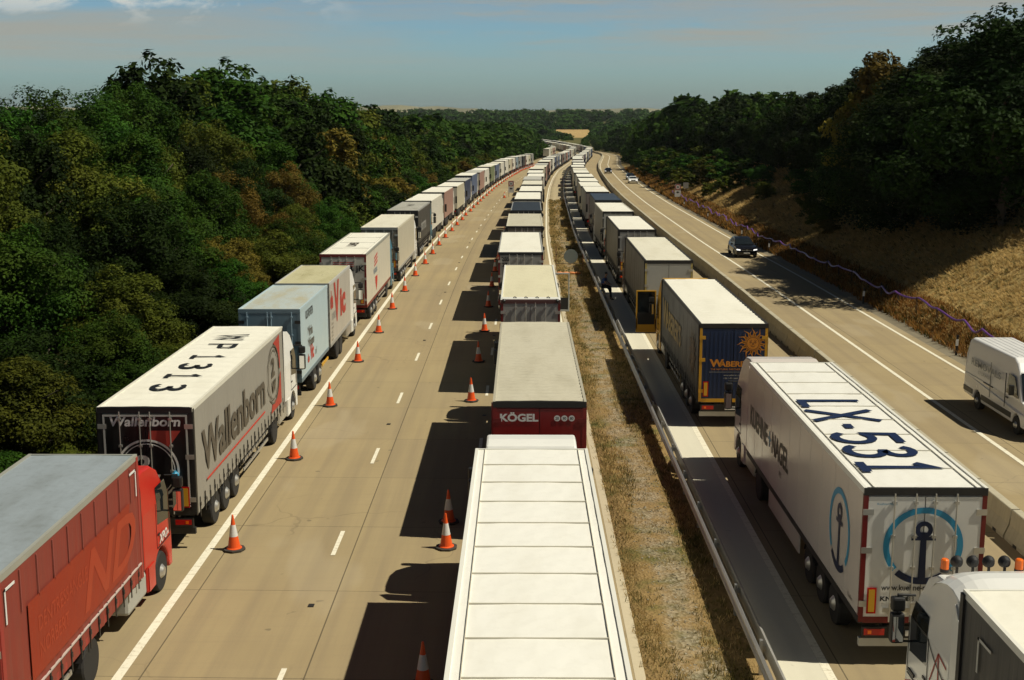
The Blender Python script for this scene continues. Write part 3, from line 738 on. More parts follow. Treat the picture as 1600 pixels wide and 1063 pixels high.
# --- left queue 3: drawbar lorry in pale blue and grey
r = empty('drawbar_lorry', (0, 0, 0)); place(r, -10.17, 50.1, 0, 14)
tag(r, 'drawbar lorry with pale blue rear box and large red lettering on its front box', 'lorry', 'lorries queued on the left hard shoulder')
PB = fade('pale_blue_panel', (.44, .56, .60), dirt=.15, streak=.15)
spA = dict(W=2.48, kind='box', side=PB, roof=roofmat('blue_stained_roof', (.42, .48, .48), (.40, .33, .16), .9), rear=paint('slate_blue_door', (.10, .17, .22), .4, .2), frame=paint('slate_frame', (.12, .18, .22), .4, .2), rail=PB, hinge=DARK, rib=.006, ribstep=1.4, barx=(.06, .9), barmat=paint('blue_bars', (.25, .35, .42), .4, .2), marker=False)
spB = dict(W=2.5, kind='box', side=fade('pale_grey_panel', (.46, .43, .37), dirt=.2, streak=.2), roof=roofmat('mossy_yellow_roof', (.50, .47, .29), (.30, .27, .12), .8), rear=LGREY, frame=GREYP, rail=LGREY, rib=.006, bars=False)
body(r, 0, 7.25, spA); body(r, 7.75, 7.1, spB); chassis(r, 0, 7.1, dict(spA, guard=(0, 0))); bogie(r, (3.2, 4.5)); bogie(r, (10.2, 11.4), Wd=1.24, dual=True)
g = G(); g.rod((0, 6.6, .8), (0, 8.6, .8), .09, DARK); g.box(-.5, .5, 7.9, 15, .6, .95, DARK)
for s_ in (-1, 1): g.box(s_ * 1.2 - .02, s_ * 1.2 + .02, 5.4, 7.2, .55, .67, YEL)
g.build('drawbar_frame', r); cab(r, 15.1, WHITE, dict(cabH=3.7), True)
g = G(); xs_ = 1.24 + .012
g.text('VOLG WIE WETEN', (xs_, 1.2, 3.38), Y_, Z_, .34, BLK, .46, .02); g.text('Vria', (xs_, 1.9, 2.55), Y_, Z_, .42, DGI, 1.0, .02); g.text('Vriezen', (xs_, 1.9, 2.1), Y_, Z_, .38, DGI, .8, .02)
g.text('de', (xs_, 1.5, 1.5), Y_, Z_, .34, REDI, .9, .03); g.text('Vic', (xs_, 2.2, 1.5), Y_, Z_, .62, REDI, .8, .035); g.text('.nl', (xs_, 3.4, 1.5), Y_, Z_, .3, DGI, 1, .01)
for k in (0, 1): g.flat((xs_, 0, 0), Y_, Z_, [(1.6, 3.0 - .5 * k), (1.85, 2.86 - .5 * k), (1.66, 2.62 - .5 * k), (1.75, 2.84 - .5 * k)], DGI)
xs_ = 1.25 + .012
g.text('de', (xs_, 7.95, 2.75), Y_, Z_, .8, RS, .75, .04); g.text('V', (xs_, 9.3, 2.0), Y_, Z_, 1.75, RS, .9, .05); g.text('ic', (xs_, 11.1, 2.0), Y_, Z_, 1.3, RS, 1.5, .05)
g.text('EXPRES', (xs_, 8.4, 2.15), Y_, Z_, .34, GREYP, .8, .01)
for k in range(5): g.text(('koeriers', 'transport', 'opslag', 'koelen', 'vriezen')[k], (xs_, 8.2, 1.95 - k * .19), Y_, Z_, .13, DGI, .9, 0)
for k, (a, b) in enumerate(((-.5, -.15), (-.05, .45))): g.box(a, b, 10.6 - .0, 11.1, 4.0, 4.008, DGI)
g.build('lettering', r)
# --- left queue 4: white reefer with maroon door frame
sp = dict(W=2.6, kind='reefer', side=fade('warm_white_panel', (.62, .58, .47), dirt=.12, streak=.1), roof=roofmat('bright_roof', (.80, .78, .68), (.6, .55, .42), .25), rear=LGREY, frame=MAROON, rearpost=MAROON, header=MAROON, rail=paint('silver_rail', (.42, .42, .36)), seams=LGREY, ribstep=2.6)
r = artic('white refrigerated lorry with maroon rear frame and red shield on its side', -10.0, 70.1, 12.9, sp, paint('petrol_blue', (.04, .17, .25), .35, .1), 'lorries queued on the left hard shoulder', )
g = G(); xs_ = 1.3 + .01
for k in range(3): g.flat((xs_, 0, 0), Y_, Z_, [(3.9, 3.25 - k * .22), (5.5, 3.42 - k * .22), (5.5, 3.54 - k * .22), (3.9, 3.37 - k * .22)], REDI)
g.text('VLASTUIN', (xs_, 3.4, 2.42), Y_, Z_, .3, paint('steel_blue_ink', (.12, .2, .28), .5), .95, .02)
g.flat((xs_, 0, 0), Y_, Z_, [(4.2, 2.2), (5.3, 2.2), (5.25, 1.85), (4.75, 1.3), (4.25, 1.85)], REDI)
g.text('transport', (xs_, 4.1, 1.02), Y_, Z_, .2, GREYP, .8, 0)
g.text('RIJK', (.28, -.012, 3.05), X_, Z_, .3, BLK, 1.2, .035)
for k in range(3): g.box(-.55, .6, -.016, -.01, 3.5 - k * .1, 3.54 - k * .1, REDI)
g.text('E4', (-.35, 6.2, 4.022), MY, X_, .5, DGI, 1.8, .04); g.text('71', (-.35, 4.9, 4.022), MY, X_, .5, DGI, 1.2, .04)
g.build('lettering', r)
# --- left queue 5
sp = dict(kind='box', side=fade('cream_panel', (.54, .50, .39), dirt=.15, streak=.15), roof=roofmat('cream_roof', (.70, .67, .55), (.5, .46, .33), .5), rear=paint('tan_door', (.19, .17, .13), .5, .35), frame=GREYP, rearpost=paint('dark_post', (.10, .08, .06)), rail=CREAM, barx=(.3, .9))
artic('cream box lorry with plain side and dull tan rear doors, fifth in the left queue', -9.85, 87.0, 12.9, sp, WHITE, 'lorries queued on the left hard shoulder')
sp = dict(kind='curtain', side=fade('charcoal_curtain', (.065, .062, .055), dirt=.1), roof=roofmat('grey_roof', (.40, .39, .34), (.2, .19, .15), .6), rear=BLACK, frame=BLACK, rail=GREYP)
r = artic('charcoal curtain-sided lorry with white lettering and a black rear, sixth in the left queue', -9.95, 104.6, 12.9, sp, paint('petrol_blue', (.04, .17, .25)), 'lorries queued on the left hard shoulder')
g = G(); g.text('Intertrans', (NX + .036, 2.4, 2.1), Y_, Z_, .95, GREYP, 1.0, .02); g.text('RR 14', (-.3, 8.4, 4.02), MY, X_, .6, DGI, .9, .03); g.build('lettering', r)

# --- middle queue
G_M = 'lorries queued nose to tail in the middle lane'
sp = dict(W=2.62, kind='reefer', side=WHITE, roof=roofmat('clean_white_roof', (.80, .79, .73), (.55, .52, .42), .28, .4), rear=WHITE, frame=LGREY, rail=paint('white_rail', (.74, .73, .66), .4, .1), seams=paint('seam_grey', (.62, .58, .47), .5, .2), ribstep=1.33, rib=.004, cabH=3.92)
artic('white refrigerated lorry with clean seamed white roof, nearest in the middle lane', .24, 15.2, 13.6, sp, WHITE, G_M)
sp = dict(side=MAROON, roof=roofmat('ribbed_beige_roof', (.50, .47, .37), (.30, .27, .19), .5), rear=paint('dark_red_door', (.22, .006, .006), .35, .1, streak=.1), frame=paint('dark_red_door', (.22, .006, .006)), header=DARK, rail=paint('aged_rail', (.42, .39, .3), .5, .3), rib=.035, ribstep=.42, bars=False, hinge=MAROON, cabH=3.6)
r = artic('dark red lorry with beige ribbed roof and white lettering on its rear', .50, 33.7, 13.3, sp, MAROON, G_M)
g = G(); g.text('KÖGEL', (-1.1, -.014, 3.45), X_, Z_, .20, WHI, 1.15, .04)
for k in range(3):
    c = (.48 + k * .2, -.014, 3.53); g.arc(c, X_, Z_, 0.001, .085, 0, 360, WHI, 20); g.text(('20', '90', '80')[k], (c[0], -.019, c[2] - .035), X_, Z_, .075, BLK, .9, .02, 'CENTER')
g.build('lettering', r)
sp = dict(W=2.5, kind='box', side=WHITE, roof=roofmat('straw_roof', (.66, .62, .44), (.48, .44, .30), .45), rear=GREYP, frame=paint('brown_frame', (.10, .04, .035), .5, .2), rearpost=MAROON, header=paint('brown_frame', (.10, .04, .035)), rail=paint('bright_rail', (.78, .77, .70), .35, .1), rib=.004, H=4.05, cabH=3.5)
r = artic('lorry with straw-coloured roof edged in white and its right cab door open', .38, 52.4, 12.3, sp, WHITE, G_M)
g = G(); hx = 1.24; y_ = 12.3 + .62 + 2.1
fr = paint('door_grey', (.42, .42, .38), .4, .2)
for a, b, c, d in ((1.3, 2.2, 3.22, 3.3), (1.3, 1.37, 1.9, 3.22), (2.13, 2.2, 1.3, 3.22), (1.3, 2.2, 1.2, 1.3)): g.box(a, b, y_ - .04, y_ + .04, c, d, fr)
g.box(1.37, 2.13, y_ - .03, y_ + .03, 1.3, 1.95, BLACK)
g.build('open_door', r, bevel=.02)
g = G(); g.box(-1.2, 1.2, .05, .62, 4.03, 4.075, paint('bright_rail', (.78, .77, .70)))
for k in range(4): g.tube([(-.72 + k * .47, .42, 4.09), (-.66 + k * .47, .32, 4.13), (-.6 + k * .47, .22, 4.1)], .02, BLACK)
for s_ in (-1, 1): g.sphere((s_ * 1.12, .02, 4.0), .09, BLACK, 8, 5)
g.build('roof_lip', r)
sp = dict(kind='box', side=GREYP, roof=roofmat('white_tarp_roof', (.78, .76, .66)), rear=GREYP, frame=BLACK, rearpost=MAROON, header=BLACK, rail=GREYP, rib=.004)
r = artic('lorry with white roof, black rear header and 285 on its grey door', -.05, 71.2, 12.4, sp, MAROON, G_M)
g = G(); g.text('285', (-1.1, -.014, 3.5), X_, Z_, .22, BLK, 1, .03); g.text('27', (-1.05, -.014, 3.18), X_, Z_, .2, BLK, 1, .03); g.build('lettering', r)
sp = dict(kind='box', side=CREAM, roof=roofmat('beige_roof', (.52, .49, .38), (.4, .36, .25), .4), rear=paint('tan_door', (.19, .17, .13)), frame=DARK, rail=CREAM)
artic('lorry with plain beige roof and dull tan doors, fifth in the middle lane', .2, 88.2, 12.6, sp, WHITE, G_M)
sp = dict(kind='curtain', side=BLACK, roof=roofmat('black_roof', (.018, .02, .022), (.05, .05, .05), .4, .4), rear=BLACK, frame=BLACK, rail=GREYP)
artic('lorry with glossy black roof, sixth in the middle lane', .3, 105.0, 12.6, sp, WHITE, G_M)

# --- right queue
G_R = 'lorries queued on the right beside the pale strip'
sp = dict(side=paint('graphite_curtain', (.042, .042, .042), .55, .15), roof=roofmat('white_tarp_roof', (.78, .76, .66)), rear=GREYP, frame=DARK, rail=paint('white_rail', (.74, .73, .66)), rib=.01, H=3.98, cabH=3.6, fairing=WHITE)
r = artic('white lorry with amber beacons and red stripes pulling a dark grey trailer', 8.66, 6.4, 13.6, sp, paint('gloss_white_cab', (.76, .76, .73), .18, .08), G_R)
g = G(); yc_ = 14.22
PRs = paint('coral_red', (.42, .045, .03))
xs_ = -1.22 - .008
def L_(pts, w=.022):
    for (a, b), (c, d) in zip(pts, pts[1:]):
        n = Vector((-(d - b), c - a)).normalized() * w; g.flat((xs_, 0, 0), Y_, Z_, [(a - n.x, b - n.y), (c - n.x, d - n.y), (c + n.x, d + n.y), (a + n.x, b + n.y)], PRs)
L_([(yc_ + .95, 1.6), (yc_ + .55, 2.3), (yc_ + .12, 2.2)]); L_([(yc_ + .55, 2.3), (yc_ + .5, 1.75), (yc_ + .8, 1.2), (yc_ + .95, 1.25)], .03)
g.flat((xs_, 0, 0), Y_, Z_, [(yc_ + .62, .95), (yc_ + 1.05, .98), (yc_ + 1.08, 1.5), (yc_ + .7, 1.3)], PRs); g.flat((xs_, 0, 0), Y_, Z_, [(yc_ + 2.02, .4), (yc_ + 2.3, .4), (yc_ + 2.3, 1.0), (yc_ + 2.02, 1.12), (yc_ + 1.2, 1.3), (yc_ + 1.3, 1.12)], PRs)
for (a, b), (c, d) in zip([(yc_ + 2.12, 2.72), (yc_ + 1.2, 2.42), (yc_ + .75, 2.1), (yc_ + .05, 1.85)], [(yc_ + 1.2, 2.42), (yc_ + .75, 2.1), (yc_ + .05, 1.85)]): g.flat((xs_ - .003, 0, 0), Y_, Z_, [(a, min(b, 2.35) - .02), (c, min(d, 2.35) - .02), (c, min(d, 2.35) + .02), (a, min(b, 2.35) + .02)], BLACK)
g.box(xs_ - .03, xs_, yc_ + 1.75, yc_ + 2.1, 1.28, 1.34, BLACK)
for k in range(12): g.box(xs_ - .01, xs_ + .006, yc_ + .06, yc_ + .24, .6 + k * .12, .65 + k * .12, MAROON)
g.build('stripe_decals', r)
for s_ in (-.95, .40):
    g = G(); g.lathe([(0, .075), (.17, .07), (.19, .05), (.19, 0.001)], (s_, yc_ + 1.3, 3.62), (0, 0, 1), 16, AMBER); g.lathe([(-.06, .08), (0, .08)], (s_, yc_ + 1.3, 3.62), (0, 0, 1), 16, BLACK); g.build('beacon', r)
for k in range(4):
    g = G(); cx = -.68 + k * .29; g.lathe([(-.1, .03), (-.08, .07), (0, .105), (.03, .115), (.05, .115)], (cx, yc_ + 1.42, 3.70), (0, 1, 0), 20, BLACK); g.lathe([(.05, .11), (.055, .001)], (cx, yc_ + 1.42, 3.70), (0, 1, 0), 20, WHI); g.box(cx - .02, cx + .02, yc_ + 1.40, yc_ + 1.44, 3.4, 3.6, DARK); g.build('spot_lamp', r)
g = G(); n = 14
prof = [(yc_ - .3, 3.5), (yc_ - .3, 3.70), (yc_ - .1, 3.80), (yc_ + .2, 3.86), (yc_ + .5, 3.84), (yc_ + .8, 3.76), (yc_ + 1.1, 3.64), (yc_ + 1.3, 3.5)]
for (a, b), (c, d) in zip(prof, prof[1:]):
    for i in range(n):
        t0, t1 = -1.16 + 2.32 * i / n, -1.16 + 2.32 * (i + 1) / n; f = lambda t: -.22 * abs(t / 1.16) ** 5
        g.quad([(t0, a, b + f(t0)), (t1, a, b + f(t1)), (t1, c, d + f(t1)), (t0, c, d + f(t0))], paint('gloss_white_cab', (.76, .76, .73)))
g.build('air_deflector', r, smooth=True)
g = G()
for a, b in ((6.5 + 6.6, 3.15),): g.box(-NX - .04, -NX - .034, 12.7, 12.76, 2.9, 3.5, LGREY); g.box(-NX - .04, -NX - .034, 12.2, 12.76, 3.45, 3.5, LGREY)
g.build('corner_marks', r)
# long white reefer with the anchor
KN = paint('pearl_white_panel', (.66, .60, .55), .2, .02, streak=.05, spec=.6)
sp = dict(W=2.6, kind='reefer', side=KN, seam=paint('pearl_seam', (.5, .48, .43)), roof=roofmat('clean_white_roof', (.82, .81, .75)), rear=paint('door_white', (.74, .73, .68), .3, .08), frame=DARK, rearpost=MAROON, header=DARK, rail=paint('white_rail', (.74, .73, .66)), seams=paint('pale_seam', (.64, .61, .52), .5), ribstep=1.36, rib=.003, skirt=KN, guard=(6.0, 10.1), cabH=3.88, bumpermat=LGREY)
r = artic('long white refrigerated lorry with LX-531 on its roof and a ringed anchor on its rear', 8.55, 25.7, 13.6, sp, KN, G_R)
g = G(); xs_ = -1.3 - .010
g.text('KUEHNE', (xs_, 13.2, 2.12), MY, Z_, .60, BLK, .84, .03)
g.box(xs_ - .003, xs_ + .003, 9.85, 10.3, 2.38, 2.45, SKYB); g.box(xs_ - .004, xs_ + .002, 10.04, 10.11, 2.18, 2.65, SKYB)
g.text('NAGEL', (xs_, 9.75, 2.12), MY, Z_, .60, BLK, .84, .03)
g.text('A/L', (xs_, 8.6, 1.75), MY, Z_, .16, DGI, 1, .01); g.text('Reefer', (xs_, .9, 1.25), MY, Z_, .10, DGI, 1, .01)
def anchor(o, u, v, k, xs=1.0):
    g.arc(o, u, v, 1.0 * k, 1.18 * k, -42, 222, SKYB, 44, xs); g.arc(o, u, v, 1.0 * k, 1.2 * k, 228, 304, INK, 22, xs)
    o = Vector(o) + Vector(u).cross(Vector(v)) * .004; u_ = Vector(u) * xs; v_ = Vector(v)
    g.flat(o, u_, v_, [(-.115 * k, -1.06 * k), (.115 * k, -1.06 * k), (.085 * k, .42 * k), (-.085 * k, .42 * k)], INK)
    g.flat(o + Vector(u).cross(Vector(v)) * .003, u_, v_, [(-.36 * k, .17 * k), (.36 * k, .17 * k), (.36 * k, .29 * k), (-.36 * k, .29 * k)], INK)
    g.arc(o + v_ * .5 * k + Vector(u).cross(Vector(v)) * .006, u, v, .12 * k, .26 * k, 0, 360, INK, 24, xs)
anchor((xs_, 1.85, 2.45), MY, Z_, .82, .95)
anchor((0, -.014, 2.72), X_, Z_, .72)
g.text('www.kuehne-nagel.com', (-.84, -.012, 1.72), X_, Z_, .13, BLK, .84, .012); g.text('KNLUM', (-.86, -.012, 1.48), X_, Z_, .10, BLK, 1.25, .035); g.text('838', (-.36, -.012, 1.48), X_, Z_, .10, DGI, 1.1, .005)
g.text('Kuehne+Nagel', (-1.02, -.012, 3.62), X_, Z_, .05, SKYB, 1, 0)
for ch, yc, w in zip('LX-531', (7.8, 6.45, 5.3, 4.15, 2.9, 1.6), (.85, 1.15, .7, 1.05, 1.05, .95)):
    strokes(g, ch, (-1.02, yc + w / 2, 4.012), MY, X_, w, 1.72, .22, INK)
g.build('lettering', r)
g = G()
for s_ in (-1, 1):
    for k in (0, 1): g.box(s_ * .5 + (k - .5) * .42 - .09, s_ * .5 + (k - .5) * .42 + .09, -.05, -.014, 1.24, 1.33, ALU)
g.build('door_latches', r)
# yellow and blue lorry
WB = paint('weathered_blue_curtain', (.055, .062, .062), .5, .35, streak=.4); GD = paint('ochre_ink', (.34, .24, .07), .55, .3)
sp = dict(side=WB, roof=roofmat('white_tarp_roof', (.78, .76, .66)), rear=paint('navy_door', (.012, .028, .085), .4, .1), frame=DARK, header=DARK, rearpost=YEL, rail=DARK, rib=.02, ribstep=.6, ribbed=True, bars=False, yplate=False, hinge=YEL, cabH=3.86, bumpermat=LGREY)
r = artic('dark blue lorry with yellow cab, open yellow door and orange sun face on its rear', 7.98, 46.7, 12.9, sp, YEL, G_R)
g = G(); xs_ = -NX - .040
g.text('W', (xs_, 12.0, 1.98), MY, Z_, 1.25, GD, 1.0, .03); g.text('ABERER\'S', (xs_, 10.55, 2.1), MY, Z_, .85, GD, 1.05, .03)
g.text('OPTIMUM SOLUTION', (xs_, 9.8, 1.78), MY, Z_, .26, DGI, 1, .01)
def sunface(o, u, v, k, ring=True, col=None, drk=None):
    col = col or paint('sun_orange', (.62, .24, .02), .5, .1); drk = drk or paint('sun_brown', (.10, .03, .01), .5, .1)
    o, u, v = Vector(o), Vector(u), Vector(v); n = u.cross(v)
    for i in range(24):
        a = 2 * math.pi * i / 24; L = k * (1.0 if i % 2 == 0 else .8); w = .075 * k; p = []; q = []
        for j in range(7):
            t = j / 6; rr = k * .46 + (L - k * .46) * t; b = a + .10 * math.sin(t * math.pi * 1.6) * (1 if i % 2 else -1); ww = w * (1 - t) / rr * 1.0
            p.append((math.cos(b + ww) * rr, math.sin(b + ww) * rr)); q.append((math.cos(b - ww) * rr, math.sin(b - ww) * rr))
        for j in range(6): g.flat(o, u, v, [q[j], q[j + 1], p[j + 1], p[j]], col)
    g.arc(o + n * .003, u, v, .001, .44 * k, 0, 360, col, 28); g.arc(o + n * .006, u, v, .36 * k, .39 * k, 0, 360, drk, 28)
    for s_ in (-1, 1): g.arc(o + n * .008 + u * (s_ * .14 * k) + v * (.07 * k), u, v, .03 * k, .065 * k, 0, 360, drk, 12); g.arc(o + n * .008 + u * (s_ * .14 * k) + v * (.11 * k), u, v, .08 * k, .1 * k, 30, 150, drk, 8)
    g.arc(o + n * .008 + v * (-.06 * k), u, v, .13 * k, .16 * k, 205, 335, drk, 10); g.flat(o + n * .008, u, v, [(-.02 * k, .06 * k), (-.04 * k, -.08 * k), (.04 * k, -.08 * k), (.02 * k, .06 * k)], drk)
sunface((.72, -.016, 3.25), X_, Z_, .62); sunface((xs_, 1.7, 2.55), MY, Z_, 1.15, col=paint('faded_sun', (.17, .115, .05), .6, .3), drk=paint('faded_sun_dark', (.05, .04, .03), .6, .3))
OI = paint('sun_orange', (.62, .24, .02)); g.text('W', (-.86, -.016, 2.36), X_, Z_, .27, OI, 1.2, .04); g.text('ABERER\'S', (-.5, -.016, 2.36), X_, Z_, .2, OI, 1.15, .035)
g.text('THE NATURAL PARTNER', (-.84, -.016, 2.22), X_, Z_, .07, OI, 1, 0); g.box(-.9, .3, -.018, -.014, 2.14, 2.155, GREYP)
for k in range(2): g.text(('www.waberers.com', '+36 1 421 6666')[k], (-.35, -.016, 2.0 - k * .12), X_, Z_, .06, LGREY, 1, 0)
g.build('lettering', r)
# its open door, hinged at the front of the cab
yd = 12.9 + .62 + 2.12
g = G()
for a, b, c, d in ((-2.26, -1.26, 3.0, 3.06), (-2.26, -2.2, 1.1, 3.0), (-1.32, -1.26, 1.1, 3.0)): g.box(a, b, yd - .04, yd + .05, c, d, YEL)
g.box(-2.26, -1.26, yd - .04, yd + .05, .95, 1.65, YEL); g.box(-2.18, -1.34, yd - .05, yd - .04, 1.35, 1.95, BLACK); g.box(-2.2, -1.32, yd, yd + .01, 1.6, 3.0, GLASS)
g.build('open_door', r, bevel=.015)
sp = dict(side=paint('taupe_curtain', (.15, .135, .10), .5, .3, streak=.3), roof=roofmat('cream_roof', (.70, .67, .55), (.5, .42, .25), .5), rear=paint('grey_white_door', (.40, .40, .37), .45, .2), frame=DARK, rearpost=paint('dull_yellow', (.42, .34, .12), .5, .2), header=DARK, rail=DARK, bars=False, skirtrail=DARK)
artic('taupe lorry with cream roof and pale grey doors edged yellow in the right queue', 7.9, 67.3, 12.9, sp, paint('brown_cab', (.2, .1, .05), .4), G_R)
sp = dict(side=paint('taupe_curtain', (.15, .135, .10)), roof=roofmat('bright_roof', (.80, .78, .68)), rear=GREYP, frame=DARK, rail=DARK)
artic('lorry with white roof over dark taupe sides, fifth in the right queue', 7.85, 85.6, 12.6, sp, BLACK, G_R)
sp = dict(kind='box', side=paint('dull_cream_side', (.38, .36, .28), .5, .2, streak=.2), roof=roofmat('bright_roof', (.80, .78, .68)), rear=LGREY, frame=DARK, rail=CREAM)
artic('cream lorry with bright roof and pale grey doors, sixth in the right queue', 7.85, 103.6, 12.6, sp, WHITE, G_R)

# ------------------------------------------------------------------ the rest of the queues
PAL = {'white': (.62, .60, .52), 'cream': (.50, .46, .34), 'grey': (.25, .25, .23), 'pink': (.34, .20, .16), 'navy': (.03, .045, .09), 'blue': (.09, .12, .20), 'green': (.16, .19, .10), 'dark': (.04, .04, .04), 'red': (.30, .03, .02), 'steel': (.2, .26, .3)}
def colm(n): return paint('panel_' + n, PAL[n], .45, .2, streak=.2)
RFS = {'white': roofmat('bright_roof', (.80, .78, .68)), 'cream': roofmat('cream_roof', (.70, .67, .55)), 'grey': roofmat('grey_roof2', (.48, .47, .42), (.3, .28, .22), .4), 'navy': roofmat('navy_roof', (.035, .05, .075), (.1, .1, .1), .3), 'dark': roofmat('dark_roof', (.05, .055, .055), (.1, .1, .1), .3)}
def simple_cab(g, y, col, H=3.5):
    n = [(0, .5), (0, H - .2), (.3, H), (1.3, H - .1), (1.85, H - .8), (2.25, 1.9), (2.36, .9), (2.3, .4)]
    g.prism_x([(y + a, b) for a, b in n], -1.2, 1.2, col)
    for s_ in (-1, 1):
        x0, x1 = sorted((s_ * 1.2, s_ * 1.21)); g.box(x0, x1, y + 1.2, y + 2.05, 1.75, 2.6, GLASS); m = s_ * 1.45; g.box(m - .1, m + .1, y + 2.0, y + 2.15, 1.85, 2.7, BLACK)
def mid_lorry(label, x, D, c, rf, cc, L=13.2, group=None):
    root = empty('articulated_lorry', (0, 0, 0)); place(root, x, D, 0, L); root.scale.z = random.uniform(.95, 1.01); tag(root, label, 'lorry', group)
    g = G(); g.box(-1.275, 1.275, 0, L, 1.05, 3.93, colm(c)); g.box(-1.2, 1.2, -.02, 0, 1.15, 3.75, colm(random.choice(('grey', 'white', c)))); g.box(-.01, .01, -.03, -.02, 1.15, 3.75, DARK)
    for q in (-.6, -.2, .2, .6): g.rod((q, -.05, 1.1), (q, -.05, 3.8), .02, ALU, 5)
    g.box(-1.28, 1.28, -.01, .05, 3.78, 3.95, DARK)
    g.build('cargo_box', root)
    g = G(); g.box(-1.24, 1.24, .06, L - .02, 3.93, 3.985, RFS[rf]); g.build('roof', root)
    g = G(); g.box(-.6, .6, .1, L + 2.4, .55, 1.05, DARK); g.box(-1.2, 1.2, .05, .2, .45, .65, DARK); g.box(-1.24, 1.24, L - 6.5, L - 3, .42, .95, DARK); g.build('chassis', root)
    for s_ in (-.85, .85):
        g = G(); g.box(s_ - .25, s_ + .25, -.02, .05, .68, .86, REDL); g.build('tail_light', root)
    g = G(); simple_cab(g, L + .6, colm(cc)); g.build('cab', root)
    for yy in (2.3, 3.6, 4.9, L - 1.7, L + 2.0):
        for s_ in (-1, 1): make_wheel(root, s_ * 1.24, yy, .5, .33, False, None, False)
    return root
FARP = {}
def far_lorry(label, x, D, c, rf, cc, L=13.4, group=None, ext=True):
    k = (c, rf, cc)
    if k not in FARP:
        g = G(); g.box(-1.275, 1.275, 0, L, 1.05, 3.94, colm(c)); g.box(-1.25, 1.25, .04, L - .02, 3.94, 3.99, RFS[rf]); g.box(-1.28, 1.28, -.02, .04, 3.75, 3.95, DARK)
        g.box(-1.0, 1.0, .1, L + 2.3, .5, 1.05, DARK); simple_cab(g, L + .6, colm(cc))
        for yy in (2.3, 3.6, 4.9, L - 1.7, L + 2.0):
            for s_ in (-1, 1): g.lathe([(-.15, .5), (.15, .5)], (s_ * 1.1, yy, .5), (1, 0, 0), 12, RUB)
        o = g.build('articulated_lorry'); FARP[k] = o.data
        if k: bpy.data.objects.remove(o)
    o = bpy.data.objects.new('articulated_lorry', FARP[k]); COL.objects.link(o); place(o, x, D, 0, L); o.scale.z = random.uniform(.94, 1.01); tag(o, label, 'lorry', group); return o
ORD = ['', 'first', 'second', 'third', 'fourth', 'fifth', 'sixth', 'seventh', 'eighth', 'ninth', 'tenth', 'eleventh', 'twelfth', 'thirteenth', 'fourteenth', 'fifteenth', 'sixteenth', 'seventeenth', 'eighteenth', 'nineteenth', 'twentieth']
def ordn(i):
    if i < 21: return ORD[i]
    return f'{i}th' if i % 10 > 3 or i % 10 == 0 or i % 100 in (11, 12, 13) else f"{i}{('st', 'nd', 'rd')[i % 10 - 1]}"
GL = 'lorries queued on the left hard shoulder'
lc = [('white', 'white'), ('pink', 'white'), ('cream', 'white'), ('navy', 'grey'), ('blue', 'white'), ('pink', 'grey'), ('white', 'white'), ('green', 'cream'), ('blue', 'white'), ('white', 'cream'), ('white', 'white'), ('cream', 'white'), ('white', 'white'), ('steel', 'grey'), ('grey', 'white'), ('dark', 'cream'), ('white', 'white'), ('cream', 'white'), ('grey', 'white')]
D = 121.6
for i, (c, rf) in enumerate(lc):
    f = mid_lorry if i < 9 else far_lorry
    f(f'{c}-sided lorry with {rf} roof, {ordn(i + 7)} lorry up the left hard-shoulder queue', -10.1 + random.uniform(-.12, .12), D, c, rf, random.choice(('white', 'white', 'blue', 'red')), group=GL); D += 17.1
FL = 'tiny distant lorry in the packed queues round the far bend'; FG = 'distant lorries round the far bend'
cols_far = [('white', 'white'), ('white', 'cream'), ('cream', 'white'), ('grey', 'white'), ('white', 'grey'), ('pink', 'cream'), ('steel', 'white'), ('dark', 'grey'), ('blue', 'white'), ('cream', 'cream')]
D = 545
while D < 1060:
    c, rf = random.choice(cols_far); far_lorry(FL, -10.0, D, c, rf, 'white', group=FG); D += 17.2
def queue(x0, D, first, seq, name, group, Dend):
    i = first
    while D < Dend:
        c, rf = seq[i - first] if i - first < len(seq) else random.choice(cols_far)
        lab = f'{c}-sided lorry with {rf} roof, {ordn(i)} lorry up the {name}' if D < 400 else FL
        (mid_lorry if D < 255 else far_lorry)(lab, x0 + random.uniform(-.2, .2), D, c, rf, random.choice(('white', 'red', 'blue')), group=group if D < 400 else FG)
        D += 17.35 + random.uniform(-.25, .35); i += 1
queue(.3, 122.2, 7, [('white', 'white'), ('grey', 'white'), ('cream', 'cream'), ('grey', 'grey'), ('white', 'white'), ('cream', 'white')], 'middle lane queue', G_M, 1060)
queue(7.9, 120.4, 7, [('dark', 'navy'), ('grey', 'white'), ('cream', 'white'), ('grey', 'white'), ('white', 'white'), ('cream', 'white'), ('grey', 'cream')], 'right queue', G_R, 1060)

# ------------------------------------------------------------------ crash barrier in the central reserve
def wbeam(name, x, side, D0, D1, parent):
    prof = [(0, .46), (.055, .50), (.055, .56), (.0, .60), (.0, .63), (.055, .67), (.055, .73), (0, .77), (-.012, .775), (-.012, .455)]
    Ds = list(np.arange(D0, 240, 3.2)) + list(np.arange(240, D1, 9.6)); n = len(prof); V = []; F = []
    for D in Ds:
        o, z = off(D), rz(D)
        for a, b in prof: V.append((x + side * a + o, D, z + b))
    for j in range(len(Ds) - 1):
        for i in range(n):
            a, b = j * n + i, j * n + (i + 1) % n; F.append((a, b, b + n, a + n) if side < 0 else (a, a + n, b + n, b))
    g = G(); g.add(V, F, BEAM); return g.build(name, parent)
BEAM = paint('weathered_beam', (.46, .45, .42), .42, .35, .55, .2)
cb = tag(empty('crash_barrier', P(5.12, 6, 0)), 'galvanised steel crash barrier running along the dry median verge beside the pale strip', 'crash barrier')
